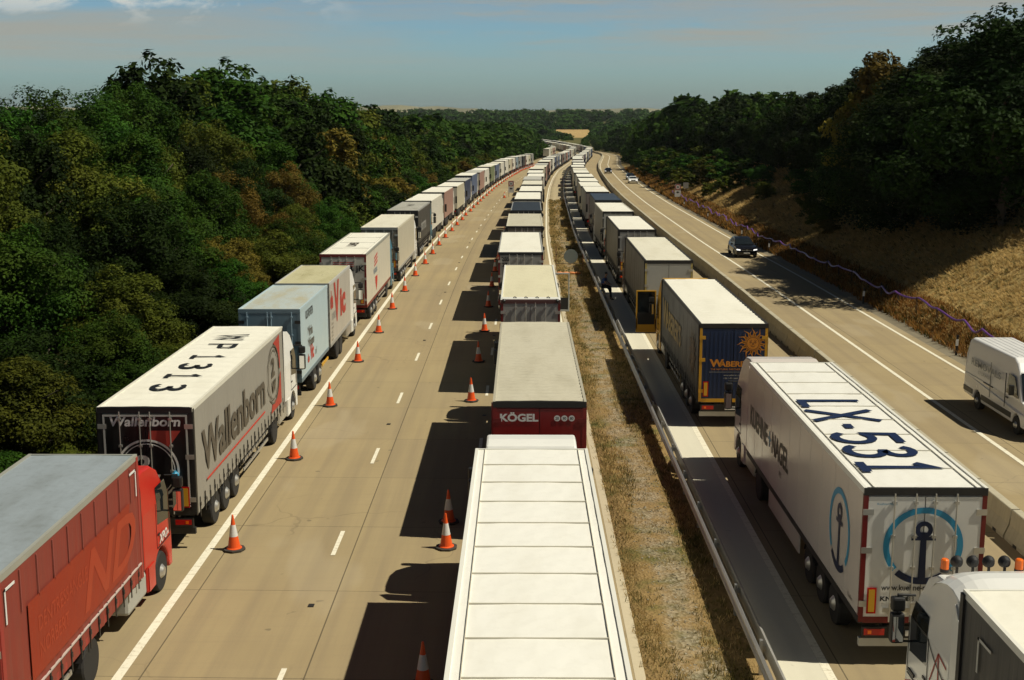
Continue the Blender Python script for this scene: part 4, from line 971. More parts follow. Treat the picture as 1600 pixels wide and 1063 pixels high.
def under(o, parent):
    o.parent = parent; o.matrix_parent_inverse = Matrix.Translation(-Vector(parent.location)); return o
under(wbeam('beam', 5.20, 1, 4, 900, None), cb); under(wbeam('beam', 4.98, -1, 4, 900, None), cb)
g = G(); g.box(-.03, .03, -.05, .05, 0, .80, STEEL); g.box(-.13, .1, -.03, .03, .58, .68, STEEL); pm = g.build('post'); pmd = pm.data; bpy.data.objects.remove(pm)
D = 6.0; k = 0
while k < 95:
    o = bpy.data.objects.new('post', pmd); COL.objects.link(o); o.location = P(5.09, D, 0); under(o, cb); D += 3.2; k += 1
# ------------------------------------------------------------------ concrete barrier sections on the right
g = G(); prof = [(-.30, 0), (-.30, .10), (-.17, .42), (-.13, .84), (-.11, .86), (.11, .86), (.13, .84), (.17, .42), (.30, .10), (.30, 0)]
BC = paint('barrier_concrete', (.44, .40, .29), .85, .35, streak=.45)
Ls = 2.96; vs = [(a, y, b) for y in (0.03, Ls - .0) for a, b in prof]; n = len(prof)
g.add(vs, [tuple(range(n)), tuple(range(2 * n - 1, n - 1, -1))] + [(i, i + n, (i + 1) % n + n, (i + 1) % n) for i in range(n)], BC)
for yy in (.7, 2.2): g.box(-.31, -.30, yy - .12, yy + .12, 0, .09, DARK)
g.box(-.05, .05, -.02, .05, .15, .7, DARK)
bs = g.build('barrier_section'); D = 10.0; k = 0
while D < 720:
    step = 3.0
    o = bs if k == 0 else bs.copy()
    if k: COL.objects.link(o)
    o.location = P(13.85, D, 0); h, p = head(D, 3); o.rotation_euler = (p, 0, -h + random.uniform(-.004, .004))
    o.location.x += random.uniform(-.015, .015)
    tag(o, 'low concrete barrier section between the right queue and the moving traffic', 'barrier', 'concrete barrier sections'); D += step; k += 1
# ------------------------------------------------------------------ cones
g = G(); CN = paint('cone_orange', (.78, .095, .012), .45, .12); SLV = paint('cone_sleeve', (.66, .65, .62), .4, .15)
g.lathe([(.05, .215), (.075, .21), (.09, .172), (.40, .118), (.72, .064), (.98, .026), (1.0, .018), (1.0, .001)], (0, 0, 0), (0, 0, 1), 20, CN)
cone = tag(empty('traffic_cone', (0, 0, 0)), 'x', 'traffic cone'); g.build('cone_body', cone, smooth=False)
g = G(); g.lathe([(.40, .121), (.72, .067)], (0, 0, 0), (0, 0, 1), 20, SLV); g.build('reflective_sleeve', cone)
g = G(); oct_ = [(math.cos(R(22.5 + 45 * i)) * .31, math.sin(R(22.5 + 45 * i)) * .31) for i in range(8)]
g.add([(a, b, z) for z in (0.0, .06) for a, b in oct_], [tuple(range(7, -1, -1)), tuple(range(8, 16))] + [(i, (i + 1) % 8, (i + 1) % 8 + 8, i + 8) for i in range(8)], paint('cone_base', (.045, .038, .03), .8, .3)); g.build('rubber_base', cone, bevel=.012)
first = [True]
def put_cone(x, D, label, group):
    if first[0]: o = cone; first[0] = False
    else: o = copy_tree(cone)
    o.location = P(x, D, .004); o.rotation_euler = (random.uniform(-.02, .02), random.uniform(-.02, .02), random.uniform(0, 6.28)); tag(o, label, 'traffic cone', group)
for i, D in enumerate([32.9, 42.1, 50.1, 59.4, 67.5, 75.9, 83.7, 92.2, 100.3]): put_cone(-7.82 + random.uniform(-.06, .06), D, f'orange cone with white sleeve, {ordn(i + 1)} up the left white line', 'cones along the left white line')
D = 108.5; i = 10
while D < 470:
    put_cone(-7.8 + random.uniform(-.08, .08), D, f'orange cone, {ordn(i)} up the left white line' if i < 24 else 'distant orange cone in the close-set row beside the left queue', 'cones along the left white line'); D += 8.4 if D < 300 else 6.0; i += 1
for i, (x, D) in enumerate([(-2.05, 24.6), (-2.06, 33.1), (-2.12, 35.3), (-2.08, 51), (-2.06, 59.4), (-2.03, 68), (-2.05, 76.8), (-2.05, 86), (-2.05, 95), (-2.0, 104), (-2.0, 127), (-2, 145)]):
    put_cone(x, D, f'orange cone, {ordn(i + 1)} from the front along the lane line beside the middle queue', 'cones beside the middle queue')
put_cone(-4.6, 203, 'orange cone standing left of the temporary speed sign in the empty lane', 'cones beside the middle queue')

# ------------------------------------------------------------------ signs
def roundel(g, o, r, txt, u=X_, v=Z_, ring=REDI):
    n = Vector(u).cross(Vector(v)); g.arc(Vector(o) + n * .004, u, v, .001, r * .8, 0, 360, WHI, 24); g.arc(Vector(o) + n * .006, u, v, r * .78, r, 0, 360, ring, 24)
    g.text(txt, Vector(o) - Vector(v) * r * .32 + n * .008, u, v, r * .62, BLK, .85, .03, 'CENTER')
def post_sign(x, D, label, h0, wd, mat, txt, two=True, name='temporary_sign', group=None):
    r = tag(empty(name, P(x, D, gh(x, D) if x > 21 else 0)), label, 'road sign', group)
    g = G(); g.box(-wd, wd, -.02, .01, h0 + 1.0, h0 + 1.0 + wd * 2, GREYP); roundel(g, (0, -.02, h0 + 1.0 + wd), wd * .92, txt); g.build('speed_plate', r)
    g = G(); g.box(-wd, wd, -.02, .01, h0, h0 + .95, mat); g.text('◀' if False else 'I', (0, -.026, h0 + .55), X_, Z_, .2, BLK, 2.2, .08, 'CENTER')
    g.flat((0, -.027, h0 + .5), X_, Z_, [(-wd * .5, .18), (-.05, .34), (-.05, .24), (wd * .5, .24), (wd * .5, .12), (-.05, .12), (-.05, .02)], BLK); g.build('information_plate', r)
    for s_ in (-1, 1):
        g = G(); g.rod((s_ * wd * .8, .02, -.3), (s_ * wd * .8, .02, h0 + 1 + wd * 2), .03, DARK, 8); g.build('post', r)
    return r
post_sign(-3.6, 205, 'temporary speed limit sign over a white arrow plate in the empty lane', .75, .45, WHI, '30')
post_sign(21.9, 190, 'temporary speed limit sign over a white arrow plate on the right verge', .75, .45, WHI, '50')
r = tag(empty('road_sign', P(23.6, 195, gh(23.6, 195))), 'small grey plate sign half hidden in shrubs on the right bank', 'road sign')
g = G(); g.box(-.4, .4, -.02, .01, 1.0, 1.9, GREYP); g.build('sign_plate', r); g = G(); g.rod((0, .02, -.3), (0, .02, 1.9), .035, DARK); g.build('post', r)
r = tag(empty('sign_back', P(3.62, 93, .03)), 'grey round back of a temporary sign on a thin frame in the median', 'road sign')
g = G(); g.lathe([(-.015, .52), (.015, .52)], (0, 0, 1.35), (0, 1, 0), 32, paint('grey_sign_back', (.22, .26, .26), .5, .1)); g.build('sign_disc', r)
g = G(); 
for s_ in (-1, 1): g.rod((s_ * 1.0 - .1, 0, 0), (s_ * 1.0 - .1, 0, 2.1 if s_ < 0 else 1.5), .022, paint('rust_steel', (.18, .06, .04), .6, .4))
g.rod((-1.1, 0, .8), (.9, 0, .8), .02, DARK); g.rod((-1.1, 0, 1.5), (.9, 0, 1.5), .016, DARK); g.rod((-1.1, 0, .1), (.9, 0, .1), .025, DARK); g.build('frame', r)
for i in range(4):
    o = bpy.data.objects.new('sandbag', None) if False else None
    g = G(); g.sphere((0, 0, 0), .25, paint('sandbag_orange', (.60, .22, .07), .8, .3), 12, 6, (1, .7, .42)); b = g.build('sandbag', smooth=True); b.location = P(2.8 + i * .45, 92.85, .15); b.rotation_euler.z = random.uniform(-.3, .3)
    tag(b, 'orange sandbag weighting the foot of the grey round sign in the median', 'sandbag', 'orange sandbags')
# black and white marker posts on the right verge
g = G(); g.box(-.055, .055, -.025, .025, -.1, 1.02, BLACK); mp = tag(empty('marker_post', (0, 0, 0)), 'x', 'marker post'); g.build('post', mp); g = G(); g.box(-.058, .058, -.028, .028, .48, .80, WHI); g.build('reflector_band', mp)
for i, (x, D) in enumerate([(21.35, 61), (21.3, 78), (21.4, 109.5), (21.4, 124), (21.4, 150), (21.4, 176)]):
    o = mp if i == 0 else copy_tree(mp); o.location = P(x, D, gh(x, D)); o.rotation_euler.y = R(random.uniform(-3, 3)); tag(o, f'black marker post with white band, {ordn(i + 1)} from the van along the right verge', 'marker post', 'marker posts on the right verge')
# purple hose on stakes along the foot of the bank
PH = paint('purple_hose', (.15, .055, .27), .35, .1)
hp = tag(empty('purple_hose', P(22.6, 60, 1)), 'long purple hose slung on short stakes along the grassy bank', 'hose'); pts = []; st = []
for i in range(0, 620):
    D = 38 + i * .27; x = np.interp(D, [38, 60, 75, 90, 120, 150, 210], [22.9, 22.75, 22.5, 22.3, 22.1, 22.2, 22.3]); ph = (D % 3.4) / 3.4
    z = gh(x, D) + .90 - (.22 + .12 * math.sin(D * .43)) * math.sin(math.pi * ph) + .10 * math.sin(D * .37) + .04 * math.sin(D * 1.9); pts.append(P(x + .12 * math.sin(D * .9) + .1 * math.sin(D * .31), D, z))
g = G(); g.tube(pts, .060, PH, 8); o = g.build('hose'); under(o, hp)
for i in range(30):
    D = 40.8 + i * 3.4; D = D - (D % 3.4); x = np.interp(D, [38, 60, 75, 90, 120, 150, 210], [22.9, 22.75, 22.5, 22.3, 22.1, 22.2, 22.3]); p = P(x, D, gh(x, D))
    g = G()
    for s_ in (-.12, .12): g.rod((p.x, p.y + s_, p.z - .1), (p.x, p.y + s_ * .6, p.z + 1.02), .018, DARK, 6)
    under(g.build('stake'), hp)

# ------------------------------------------------------------------ vehicles moving towards the camera
def car(label, x, D, col, suv=True, name='parked_car', lights=True, cat='car', rot=math.pi, det=True):
    root = empty(name, (0, 0, 0)); place(root, x, D); root.rotation_euler.z += rot; tag(root, label, cat)
    # local: front towards +Y
    H = 1.56 if suv else 1.42; L2 = 2.35; hw = .95
    zb = [(-L2, .45), (-L2 - .03, .8), (-L2 + .05, 1.02), (-1.55, 1.04), (.95, 1.05), (1.9, .98), (2.25, .86), (2.38, .62), (2.33, .34)]
    arches = []
    def ar(yc, r=.40): return [(yc + r * math.cos(R(a)), .36 + r * math.sin(R(a))) for a in range(0, 181, 20)]
    low = [(2.33, .30)] + ar(1.45) + ar(-1.42) + [(-L2, .32)]
    prof = low + zb[:-1]
    g = G(); n = len(prof); hws = [hw - (.05 if b > .95 else 0) - (.10 if abs(a) > 2.2 else 0) for a, b in prof]
    g.add([(s_ * w, a, b) for s_ in (-1, 1) for (a, b), w in zip(prof, hws)], [tuple(range(n)), tuple(range(2 * n - 1, n - 1, -1))] + [(i, i + n, (i + 1) % n + n, (i + 1) % n) for i in range(n)], col)
    g.build('body', root, bevel=.05)
    gh_ = [(-2.2, 1.03, .82), (-1.75, H - .16, .64), (-1.1, H - .02, .62), (-.3, H, .62), (.2, H - .07, .64), (1.1, 1.04, .84)]
    g = G(); n = len(gh_); g.add([(s_ * w, a, b) for s_ in (-1, 1) for a, b, w in gh_], [tuple(range(n)), tuple(range(2 * n - 1, n - 1, -1))] + [(i, i + n, i + 1 + n, i + 1) for i in range(n - 1)], col)
    g.build('cabin', root, bevel=.04)
    g = G(); g.quad([(-.60, .25, H - .07), (.60, .25, H - .07), (.77, 1.08, 1.08), (-.77, 1.08, 1.08)], GLASS); g.build('windscreen', root)
    for s_ in (-1, 1):
        g = G(); g.quad([(s_ * .80, -.1, 1.10), (s_ * .80, .95, 1.10), (s_ * .695, .35, H - .14), (s_ * .69, -.1, H - .12)], GLASS); g.quad([(s_ * .80, -1.5, 1.10), (s_ * .80, -.2, 1.10), (s_ * .69, -.2, H - .12), (s_ * .69, -1.3, H - .12)], GLASS); g.build('side_window', root)
        g = G(); g.sphere((s_ * 1.03, .75, 1.08), .1, col, 10, 6, (1.1, .7, .8)); g.build('mirror', root, smooth=True)
        m, t, b = nt('headlight_glow'); b.inputs['Base Color'].default_value = (.8, .8, .8, 1); b.inputs['Emission Color'].default_value = (1, .97, .9, 1); b.inputs['Emission Strength'].default_value = 1.2 if lights else .0
        g = G(); g.quad([(s_ * .52, 2.372, .70), (s_ * .86, 2.33, .74), (s_ * .86, 2.30, .84), (s_ * .56, 2.35, .80)], m); g.build('headlight', root)
    g = G(); g.box(-.42, .42, 2.375, 2.39, .62, .82, BLACK); g.box(-.42, .42, 2.385, 2.395, .70, .73, ALU); g.lathe([(0, .07), (.01, .07)], (0, 2.39, .72), (0, 1, 0), 14, ALU); g.build('grille', root)
    g = G(); g.box(-.26, .26, 2.38, 2.40, .44, .55, WHI); g.build('number_plate', root)
    for yy in (1.45, -1.42):
        for s_ in (-1, 1): make_wheel(root, s_ * (hw - .01), yy, .36, .22, False, None, det)
    return root
CB = paint('gloss_black', (.008, .008, .01), .12, .03, spec=.6)
car('black SUV with bright headlights driving towards us in the far right carriageway', 18.75, 107.5, CB, name='black_suv')
car('small white car driving towards us on the distant right carriageway', 19.2, 262, paint('car_white', (.7, .7, .68), .2, .05), suv=False, name='white_car', det=False)
car('dark car just behind the small distant white car', 19.6, 282, CB, suv=False, name='dark_car', det=False)
car('dark car alone on the far bend of the right carriageway', 15.8, 330, CB, suv=False, name='dark_car', det=False)
# white van
VW = paint('van_white', (.80, .80, .79), .22, .02)
v = empty('delivery_van', (0, 0, 0)); place(v, 19.35, 51.3); v.rotation_euler.z += math.pi; tag(v, 'white high-roof delivery van driving towards us at the right edge', 'van')
# local: rear at y=0, front towards +Y
hw = 1.0; H = 2.72
def ar2(yc, r=.42): return [(yc + r * math.cos(R(a)), .36 + r * math.sin(R(a))) for a in range(0, 181, 18)]
low = [(6.75, .32)] + ar2(5.6) + ar2(1.55) + [(0.02, .40), (-.02, .55), (0, 1.3)]
upL = [(6.0, 1.3), (6.55, 1.12), (6.80, .85), (6.82, .5)]
g = G(); prof = low + upL; n = len(prof); hws = [hw - (.12 if a > 6.3 else 0) for a, b in prof]
g.add([(s_ * w, a, b) for s_ in (-1, 1) for (a, b), w in zip(prof, hws)], [tuple(range(n)), tuple(range(2 * n - 1, n - 1, -1))] + [(i, i + n, (i + 1) % n + n, (i + 1) % n) for i in range(n)], VW)
up = [(0, 1.3, 1.0), (.03, 2.0, .97), (.10, H - .12, .88), (.3, H, .80), (4.6, H, .80), (4.95, H - .14, .80), (5.25, 2.3, .85), (6.0, 1.3, 1.0)]
n = len(up); g.add([(s_ * w, a, b) for s_ in (-1, 1) for a, b, w in up], [tuple(range(n)), tuple(range(2 * n - 1, n - 1, -1))] + [(i, i + n, i + 1 + n, i + 1) for i in range(n - 1)], VW)
g.build('body', v, bevel=.07, seg=3)
g = G(); 
for k in range(6): g.box(-.6 + k * .24 - .02, -.6 + k * .24 + .02, .35, 4.5, H - .01, H + .015, VW)
g.build('roof_ribs', v, bevel=.008)
g = G(); g.quad([(-.80, 5.32, 2.26), (.80, 5.32, 2.26), (.92, 5.99, 1.36), (-.92, 5.99, 1.36)], GLASS); g.build('windscreen', v)
for s_ in (-1, 1):
    def sx(z): return s_ * (1.0 - .03 * (z - 1.3) / .7 - (max(z - 2.0, 0) * .15) + .012)
    g = G(); g.quad([(sx(1.35), 4.55, 1.38), (sx(1.35), 5.75, 1.38), (sx(1.75) , 5.5, 1.7), (sx(2.1), 5.15, 2.08), (sx(2.1), 4.6, 2.12)], GLASS); g.build('side_window', v)
    g = G(); xa, xb = sorted((s_ * .99, s_ * 1.025))
    for a, b in ((.05, 1.05), (2.05, 5.12)): g.box(xa, xb, a, b, .52, .72, BLACK)
    g.box(xa, xb, 4.45, 4.46, .8, 2.1, BLACK); g.box(xa - .0, xb, 4.55, 4.75, 1.18, 1.22, BLACK); g.box(xa, xb, 2.2, 3.2, 1.24, 1.27, BLACK); g.box(xa, xb, 2.9, 2.91, .8, 2.2, GREYP); g.build('side_moulding', v)
    g = G(); g.box(s_ * 1.16 - .1, s_ * 1.16 + .1, 5.35, 5.48, 1.45, 1.85, BLACK); g.build('mirror', v, bevel=.04)
    g = G(); g.quad([(s_ * .5, 6.83, .82), (s_ * .84, 6.75, .85), (s_ * .86, 6.62, 1.05), (s_ * .6, 6.7, 1.02)], WHI); g.build('headlight', v)
    for yy in (5.6, 1.55): make_wheel(v, s_ * .98, yy, .36, .24)
GI = paint('faded_grey_ink', (.24, .26, .28), .5)
g = G(); g.text('REMOVALS', (1.02, .75, 1.72), Y_, Z_, .27, GI, 1.7, .02); g.text('STORAGE', (1.03, 1.6, 1.48), Y_, Z_, .13, GI, 1.6, 0)
g.build('lettering', v)
g = G(); g.box(-.7, .7, 6.82, 6.86, .5, .85, BLACK); g.build('grille', v)

# ------------------------------------------------------------------ the man sitting on the crash barrier
def skin(name, nodes, edges, mat, parent, sub=2):
    me = bpy.data.meshes.new(name); me.from_pydata([n[:3] for n in nodes], edges, []); me.materials.append(mat)
    o = bpy.data.objects.new(name, me); COL.objects.link(o); o.parent = parent
    md = o.modifiers.new('skin', 'SKIN'); sl = me.skin_vertices.new() if not me.skin_vertices else me.skin_vertices[0]
    sl = me.skin_vertices[0]
    for i, n in enumerate(nodes): sl.data[i].radius = (n[3], n[3] if len(n) < 5 else n[4]); sl.data[i].use_root = (i == 0)
    s = o.modifiers.new('sub', 'SUBSURF'); s.levels = sub; s.render_levels = sub; return o
SK = paint('skin_tone', (.36, .19, .12), .55, .05); SH = paint('blue_shirt', (.02, .06, .22), .8, .15); TR = paint('dark_trousers', (.015, .016, .022), .85, .15); HR = paint('dark_hair', (.012, .009, .007), .6, .1)
pr = tag(empty('person', P(5.2, 80.2, .0), R(-20)), 'person in a blue top and dark trousers sitting on the steel crash barrier', 'person')
# local: faces +X, seat at z .80
body_n = [(0, 0, .86, .13, .15), (.02, 0, 1.02, .12, .14), (.09, 0, 1.22, .13, .16), (.15, 0, 1.36, .10, .12), (.18, 0, 1.45, .052), (.21, 0, 1.53, .058), (.235, 0, 1.60, .082, .078), (.235, 0, 1.69, .068),
  (.15, .17, 1.36, .062), (.22, .24, 1.12, .046), (.42, .17, .99, .036), (.48, .14, .97, .03), (.15, -.17, 1.36, .062), (.22, -.24, 1.12, .046), (.42, -.17, .99, .036), (.48, -.14, .97, .03),
  (.08, .10, .86, .10), (.47, .15, .80, .068), (.50, .15, .42, .052), (.46, .15, .08, .04), (.58, .16, .045, .036), (.08, -.10, .86, .10), (.44, -.15, .76, .068), (.58, -.15, .40, .052), (.62, -.15, .08, .04), (.74, -.16, .045, .036)]
be = [(0, 1), (1, 2), (2, 3), (3, 4), (4, 5), (5, 6), (6, 7), (3, 8), (8, 9), (9, 10), (10, 11), (3, 12), (12, 13), (13, 14), (14, 15), (0, 16), (16, 17), (17, 18), (18, 19), (19, 20), (0, 21), (21, 22), (22, 23), (23, 24), (24, 25)]
for s_, b in ((1, 11), (-1, 15)):
    for k in range(5):
        i = len(body_n); yy = s_ * (.14 + (k - 2) * -.018 * 1.0); ln = (.05, .075, .08, .075, .055)[k]
        z0 = .965 if k else .985
        body_n += [(.505, yy, z0, .010), (.505 + ln * .5, yy * (1.02 if k else .8), z0 - .008, .009), (.505 + ln * .9, yy, z0 - .035, .008)]; be += [(b, i), (i, i + 1), (i + 1, i + 2)]
skin('body', body_n, be, SK, pr)
sh = [(0, 0, .88, .145, .165), (.02, 0, 1.02, .14, .16), (.09, 0, 1.22, .148, .178), (.15, 0, 1.37, .115, .14), (.155, .175, 1.365, .078), (.20, .235, 1.16, .062), (.15, -.175, 1.365, .078), (.20, -.235, 1.16, .062)]
skin('shirt', sh, [(0, 1), (1, 2), (2, 3), (3, 4), (4, 5), (3, 6), (6, 7)], SH, pr)
tr_ = [(0, 0, .85, .14, .16), (.08, .10, .86, .112), (.47, .15, .80, .082), (.50, .15, .42, .066), (.465, .15, .12, .06), (.08, -.10, .86, .112), (.44, -.15, .76, .082), (.58, -.15, .40, .066), (.62, -.15, .12, .06)]
skin('trousers', tr_, [(0, 1), (1, 2), (2, 3), (3, 4), (0, 5), (5, 6), (6, 7), (7, 8)], TR, pr)
for s_, xx in ((1, .46), (-1, .62)): skin('shoe', [(xx - .04, s_ * .15, .05, .045), (xx + .08, s_ * .16, .045, .045), (xx + .19, s_ * .165, .035, .032)], [(0, 1), (1, 2)], BLACK, pr)
g = G(); g.sphere((.215, 0, 1.675), .10, HR, 14, 8, (.95, .88, .95)); g.build('hair', pr, smooth=True)
g = G(); g.sphere((.325, 0, 1.60), .02, SK, 8, 5, (1, .7, 1.2)); g.build('nose', pr, smooth=True)
for s_ in (-1, 1):
    g = G(); g.sphere((.306, s_ * .032, 1.635), .011, BLACK, 8, 5); g.build('eye', pr, smooth=True)
    g = G(); g.sphere((.23, s_ * .082, 1.61), .026, SK, 8, 5, (.8, .4, 1.2)); g.build('ear', pr, smooth=True)
g = G(); g.box(.305, .316, -.022, .022, 1.562, 1.568, REDI); g.build('mouth', pr)

# ------------------------------------------------------------------ foliage
def leafmat(name, dark, light, warm, wamt=.25, trans=.22):
    m, t, b = nt(name); n = N(t); setsp(b, .08); b.inputs['Roughness'].default_value = .7
    at = n.n('ShaderNodeAttribute'); at.attribute_name = 'vary'; oi = n.n('ShaderNodeObjectInfo')
    tc = n.n('ShaderNodeTexCoord').outputs['Object']
    c = n.mix(at.outputs['Fac'], dark, light)
    pn = n.noise(n.n('ShaderNodeNewGeometry').outputs['Position'], .22, 4, .6)
    c = n.mix(n.m('MULTIPLY', n.rng(pn, .52, .68), wamt), c, warm)
    hs = n.n('ShaderNodeHueSaturation'); n.l(c, hs.inputs['Color']); n.l(n.rng(oi.outputs['Random'], 0, 1, .478, .512), hs.inputs['Hue']); n.l(n.rng(oi.outputs['Random'], 0, 1, .72, 1.25), hs.inputs['Value']); hs.inputs['Saturation'].default_value = 1.0
    n.l(hs.outputs[0], b.inputs['Base Color'])
    tr = n.n('ShaderNodeBsdfTranslucent'); n.l(hs.outputs[0], tr.inputs['Color']); mx = n.n('ShaderNodeMixShader'); mx.inputs[0].default_value = trans
    n.l(b.outputs[0], mx.inputs[1]); n.l(tr.outputs[0], mx.inputs[2]); n.l(mx.outputs[0], t.nodes['Material Output'].inputs['Surface']); return m
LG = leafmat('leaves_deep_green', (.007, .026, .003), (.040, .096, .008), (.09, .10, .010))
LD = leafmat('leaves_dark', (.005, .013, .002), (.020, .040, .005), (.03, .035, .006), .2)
LO = leafmat('leaves_olive', (.028, .044, .005), (.095, .115, .012), (.13, .11, .014), .3)
LY = leafmat('leaves_ochre', (.06, .055, .010), (.19, .15, .02), (.24, .13, .02), .3)
BARK = paint('bark', (.085, .065, .045), .9, .4)
def crown(seed, n, size, H=12.0, Rr=4.2, zlow=.6, nl=11, ns=13, bulge=1.0):
    rg = np.random.default_rng(seed); lobes = []
    for i in range(nl):
        t = (i + .5) / nl; z = zlow + 1.2 + (H - 2.6 - zlow) * t
        w = math.sin(math.pi * min(1, .22 + .70 * t)) ** .8; a = rg.uniform(0, 6.28); rad = Rr * .55 * w * rg.uniform(.6, 1.15)
        lobes.append((rad * math.cos(a), rad * math.sin(a), z + rg.uniform(-.5, .5), Rr * rg.uniform(.36, .56) * (.65 + .5 * w)))
    lobes.append((0, 0, H * .55, Rr * .62)); lobes.append((rg.uniform(-.5, .5), rg.uniform(-.5, .5), H - 1.7, 1.6))
    subs = []
    for (x, y, z, r) in lobes:
        for j in range(ns):
            d = rg.normal(size=3); d[2] = d[2] * .8 + .25; d /= np.linalg.norm(d); rr = r * rg.uniform(.78, 1.08)
            subs.append((x + d[0] * rr, y + d[1] * rr, max(z + d[2] * rr, .5), r * rg.uniform(.24, .46)))
    subs = np.array(subs); w = subs[:, 3] ** 2; idx = rg.choice(len(subs), n, p=w / w.sum()); s = subs[idx]
    d = rg.normal(size=(n, 3)); d[:, 2] += .35; d /= np.linalg.norm(d, axis=1)[:, None]
    rad = s[:, 3] * (rg.uniform(.35, 1.0, n) ** .45) * rg.uniform(.85, 1.2, n)
    p = s[:, :3] + d * rad[:, None]; p[:, 2] = np.maximum(p[:, 2], .15)
    cen = np.array([0, 0, H * .5]); out = (p - cen); out /= np.linalg.norm(out, axis=1)[:, None]
    nr = d * .6 + out * .4 + rg.normal(size=(n, 3)) * .38; nr[:, 2] += .15; nr /= np.linalg.norm(nr, axis=1)[:, None]
    a = np.cross(nr, rg.normal(size=(n, 3))); a /= np.linalg.norm(a, axis=1)[:, None]; b = np.cross(nr, a)
    L = (size * rg.uniform(.6, 1.35, n))[:, None]; Wd = L * rg.uniform(.4, .7, n)[:, None]
    V = np.stack([p - a * L, p - b * Wd, p + a * L, p + b * Wd], 1).reshape(-1, 3)
    F = np.arange(4 * n).reshape(n, 4); sv = rg.uniform(0, 1, len(subs))[idx] * .55 + rg.uniform(0, 1, n) * .45
    return V, F, sv
def trunkmesh(seed, H, r):
    rg = random.Random(seed); g = G(); pts = [(0, 0, -.6), (0, 0, .3)]; x = y = 0
    for i in range(5): x += rg.uniform(-.18, .18); y += rg.uniform(-.18, .18); pts.append((x, y, H * .8 * (i + 1) / 5))
    for i in range(len(pts) - 1): g.rod(pts[i], pts[i + 1], r * (1 - .15 * i), BARK, 8, r * (1 - .15 * (i + 1)))
    for i in range(7):
        k = 2 + i % 4; p = Vector(pts[k]); a = rg.uniform(0, 6.28); q = p + Vector((math.cos(a) * 1.6, math.sin(a) * 1.6, 1.3)); g.rod(p, q, r * .4, BARK, 5, r * .22); g.rod(q, q + Vector((math.cos(a + .4) * 1.1, math.sin(a + .4) * 1.1, .9)), r * .22, BARK, 5, .03)
    return g
VARS = {'near': [], 'mid': [], 'far': []}
for i in range(5): VARS['near'].append((crown(10 + i, 42000, .104, 12, 4.2 + .2 * (i % 3), .3, 11 + i % 3, 15), i))
for i in range(5): VARS['mid'].append((crown(30 + i, 9500, .23, 12, 4.3, .3, 11, 13), i))
for i in range(4): VARS['far'].append((crown(50 + i, 2600, .44, 12, 4.5, .3, 10, 9), i))
TP = {}
for k, lst in VARS.items():
    for (V, F, sv), i in lst:
        o = npmesh('crown', V, F, [LG], attr=sv); t = trunkmesh(i, 12, .24).build('trunk'); TP[(k, i)] = (o.data, t.data); bpy.data.objects.remove(o); bpy.data.objects.remove(t)
def tree(lod, var, x, D, H, mat, label, group, name='deciduous_tree', cat='tree', wide=1.0, z=None):
    cm, tm = TP[(lod, var)]; root = empty(name, P(x, D, gh(x, D) - .1 if z is None else z), random.uniform(0, 6.28)); s = H / 12
    root.scale = (s * wide, s * wide, s); tag(root, label, cat, group)
    c = bpy.data.objects.new('crown', cm); COL.objects.link(c); c.parent = root; c.material_slots[0].link = 'OBJECT'; c.material_slots[0].material = mat
    t = bpy.data.objects.new('trunk', tm); COL.objects.link(t); t.parent = root; return root
MN = {LG: 'deep green', LD: 'dark green', LO: 'olive green', LY: 'ochre-tinged'}
def lodof(D): return 'near' if D < 105 else ('mid' if D < 210 else 'far')
cnt = {}
rt = random.Random(5)
def wood(side, xr, D0, D1, dstep, hf, mats, rowname, where, wide=(1.0, 1.25), skip=None):
    D = D0; i = 0
    while D < D1:
        x = xr + rt.uniform(-1.2, 1.2); m = rt.choice(mats); H = hf(D) * rt.uniform(.86, 1.05)
        if not (skip and skip(x, D)):
            i += 1; lod = lodof(D); tree(lod, rt.randrange(4 if lod == 'far' else 5), x, D + rt.uniform(-1, 1), H, m, f'{MN[m]} broadleaved tree, {ordn(i)} along the {rowname} {where}', f'trees of the {where}', wide=rt.uniform(*wide))
        D += dstep * rt.uniform(.8, 1.2) * (1 if D < 210 else 1.25)
g1 = [LG, LG, LD, LG, LO, LG, LD]
hl = lambda D: float(np.interp(D, [60, 85, 98, 108, 140, 180, 230, 345, 520], [12.4, 12.2, 12.0, 16.0, 16.8, 15.6, 14.8, 13.0, 13]))
hl2 = lambda D: float(np.interp(D, [80, 124, 136, 180, 230, 345], [9.5, 11.4, 15.8, 16.4, 14.8, 12.6]))
LW = 'wood left of the lorries'
wood(-1, -15.6, 30, 330, 5.2, lambda D: 5.0, [LG, LO, LG, LO, LY, LD], 'low front row', LW, (1.3, 1.7))
wood(-1, -19.5, 34, 330, 6.2, lambda D: hl(D) * .64, g1 + [LY], 'second row', LW)
wood(-1, -25.0, 44, 330, 6.8, lambda D: hl(D) * .84, g1 + [LO], 'third row', LW)
wood(-1, -31.5, 58, 330, 7.6, lambda D: hl(D) * .97, g1, 'tall back row', LW)
wood(-1, -40, 80, 330, 10, hl2, [LG, LD], 'hindmost row', LW)
RW = 'wood on the right bank'
hr = lambda D: float(np.interp(D, [80, 100, 130, 160, 200, 330], [13.5, 13.0, 11.6, 9.6, 8.6, 13]))
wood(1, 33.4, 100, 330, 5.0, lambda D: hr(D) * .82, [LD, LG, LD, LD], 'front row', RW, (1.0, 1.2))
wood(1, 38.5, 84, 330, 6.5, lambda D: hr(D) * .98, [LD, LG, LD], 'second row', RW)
wood(1, 45, 86, 330, 8, lambda D: hr(D) * 1.05, [LD, LG], 'third row', RW)
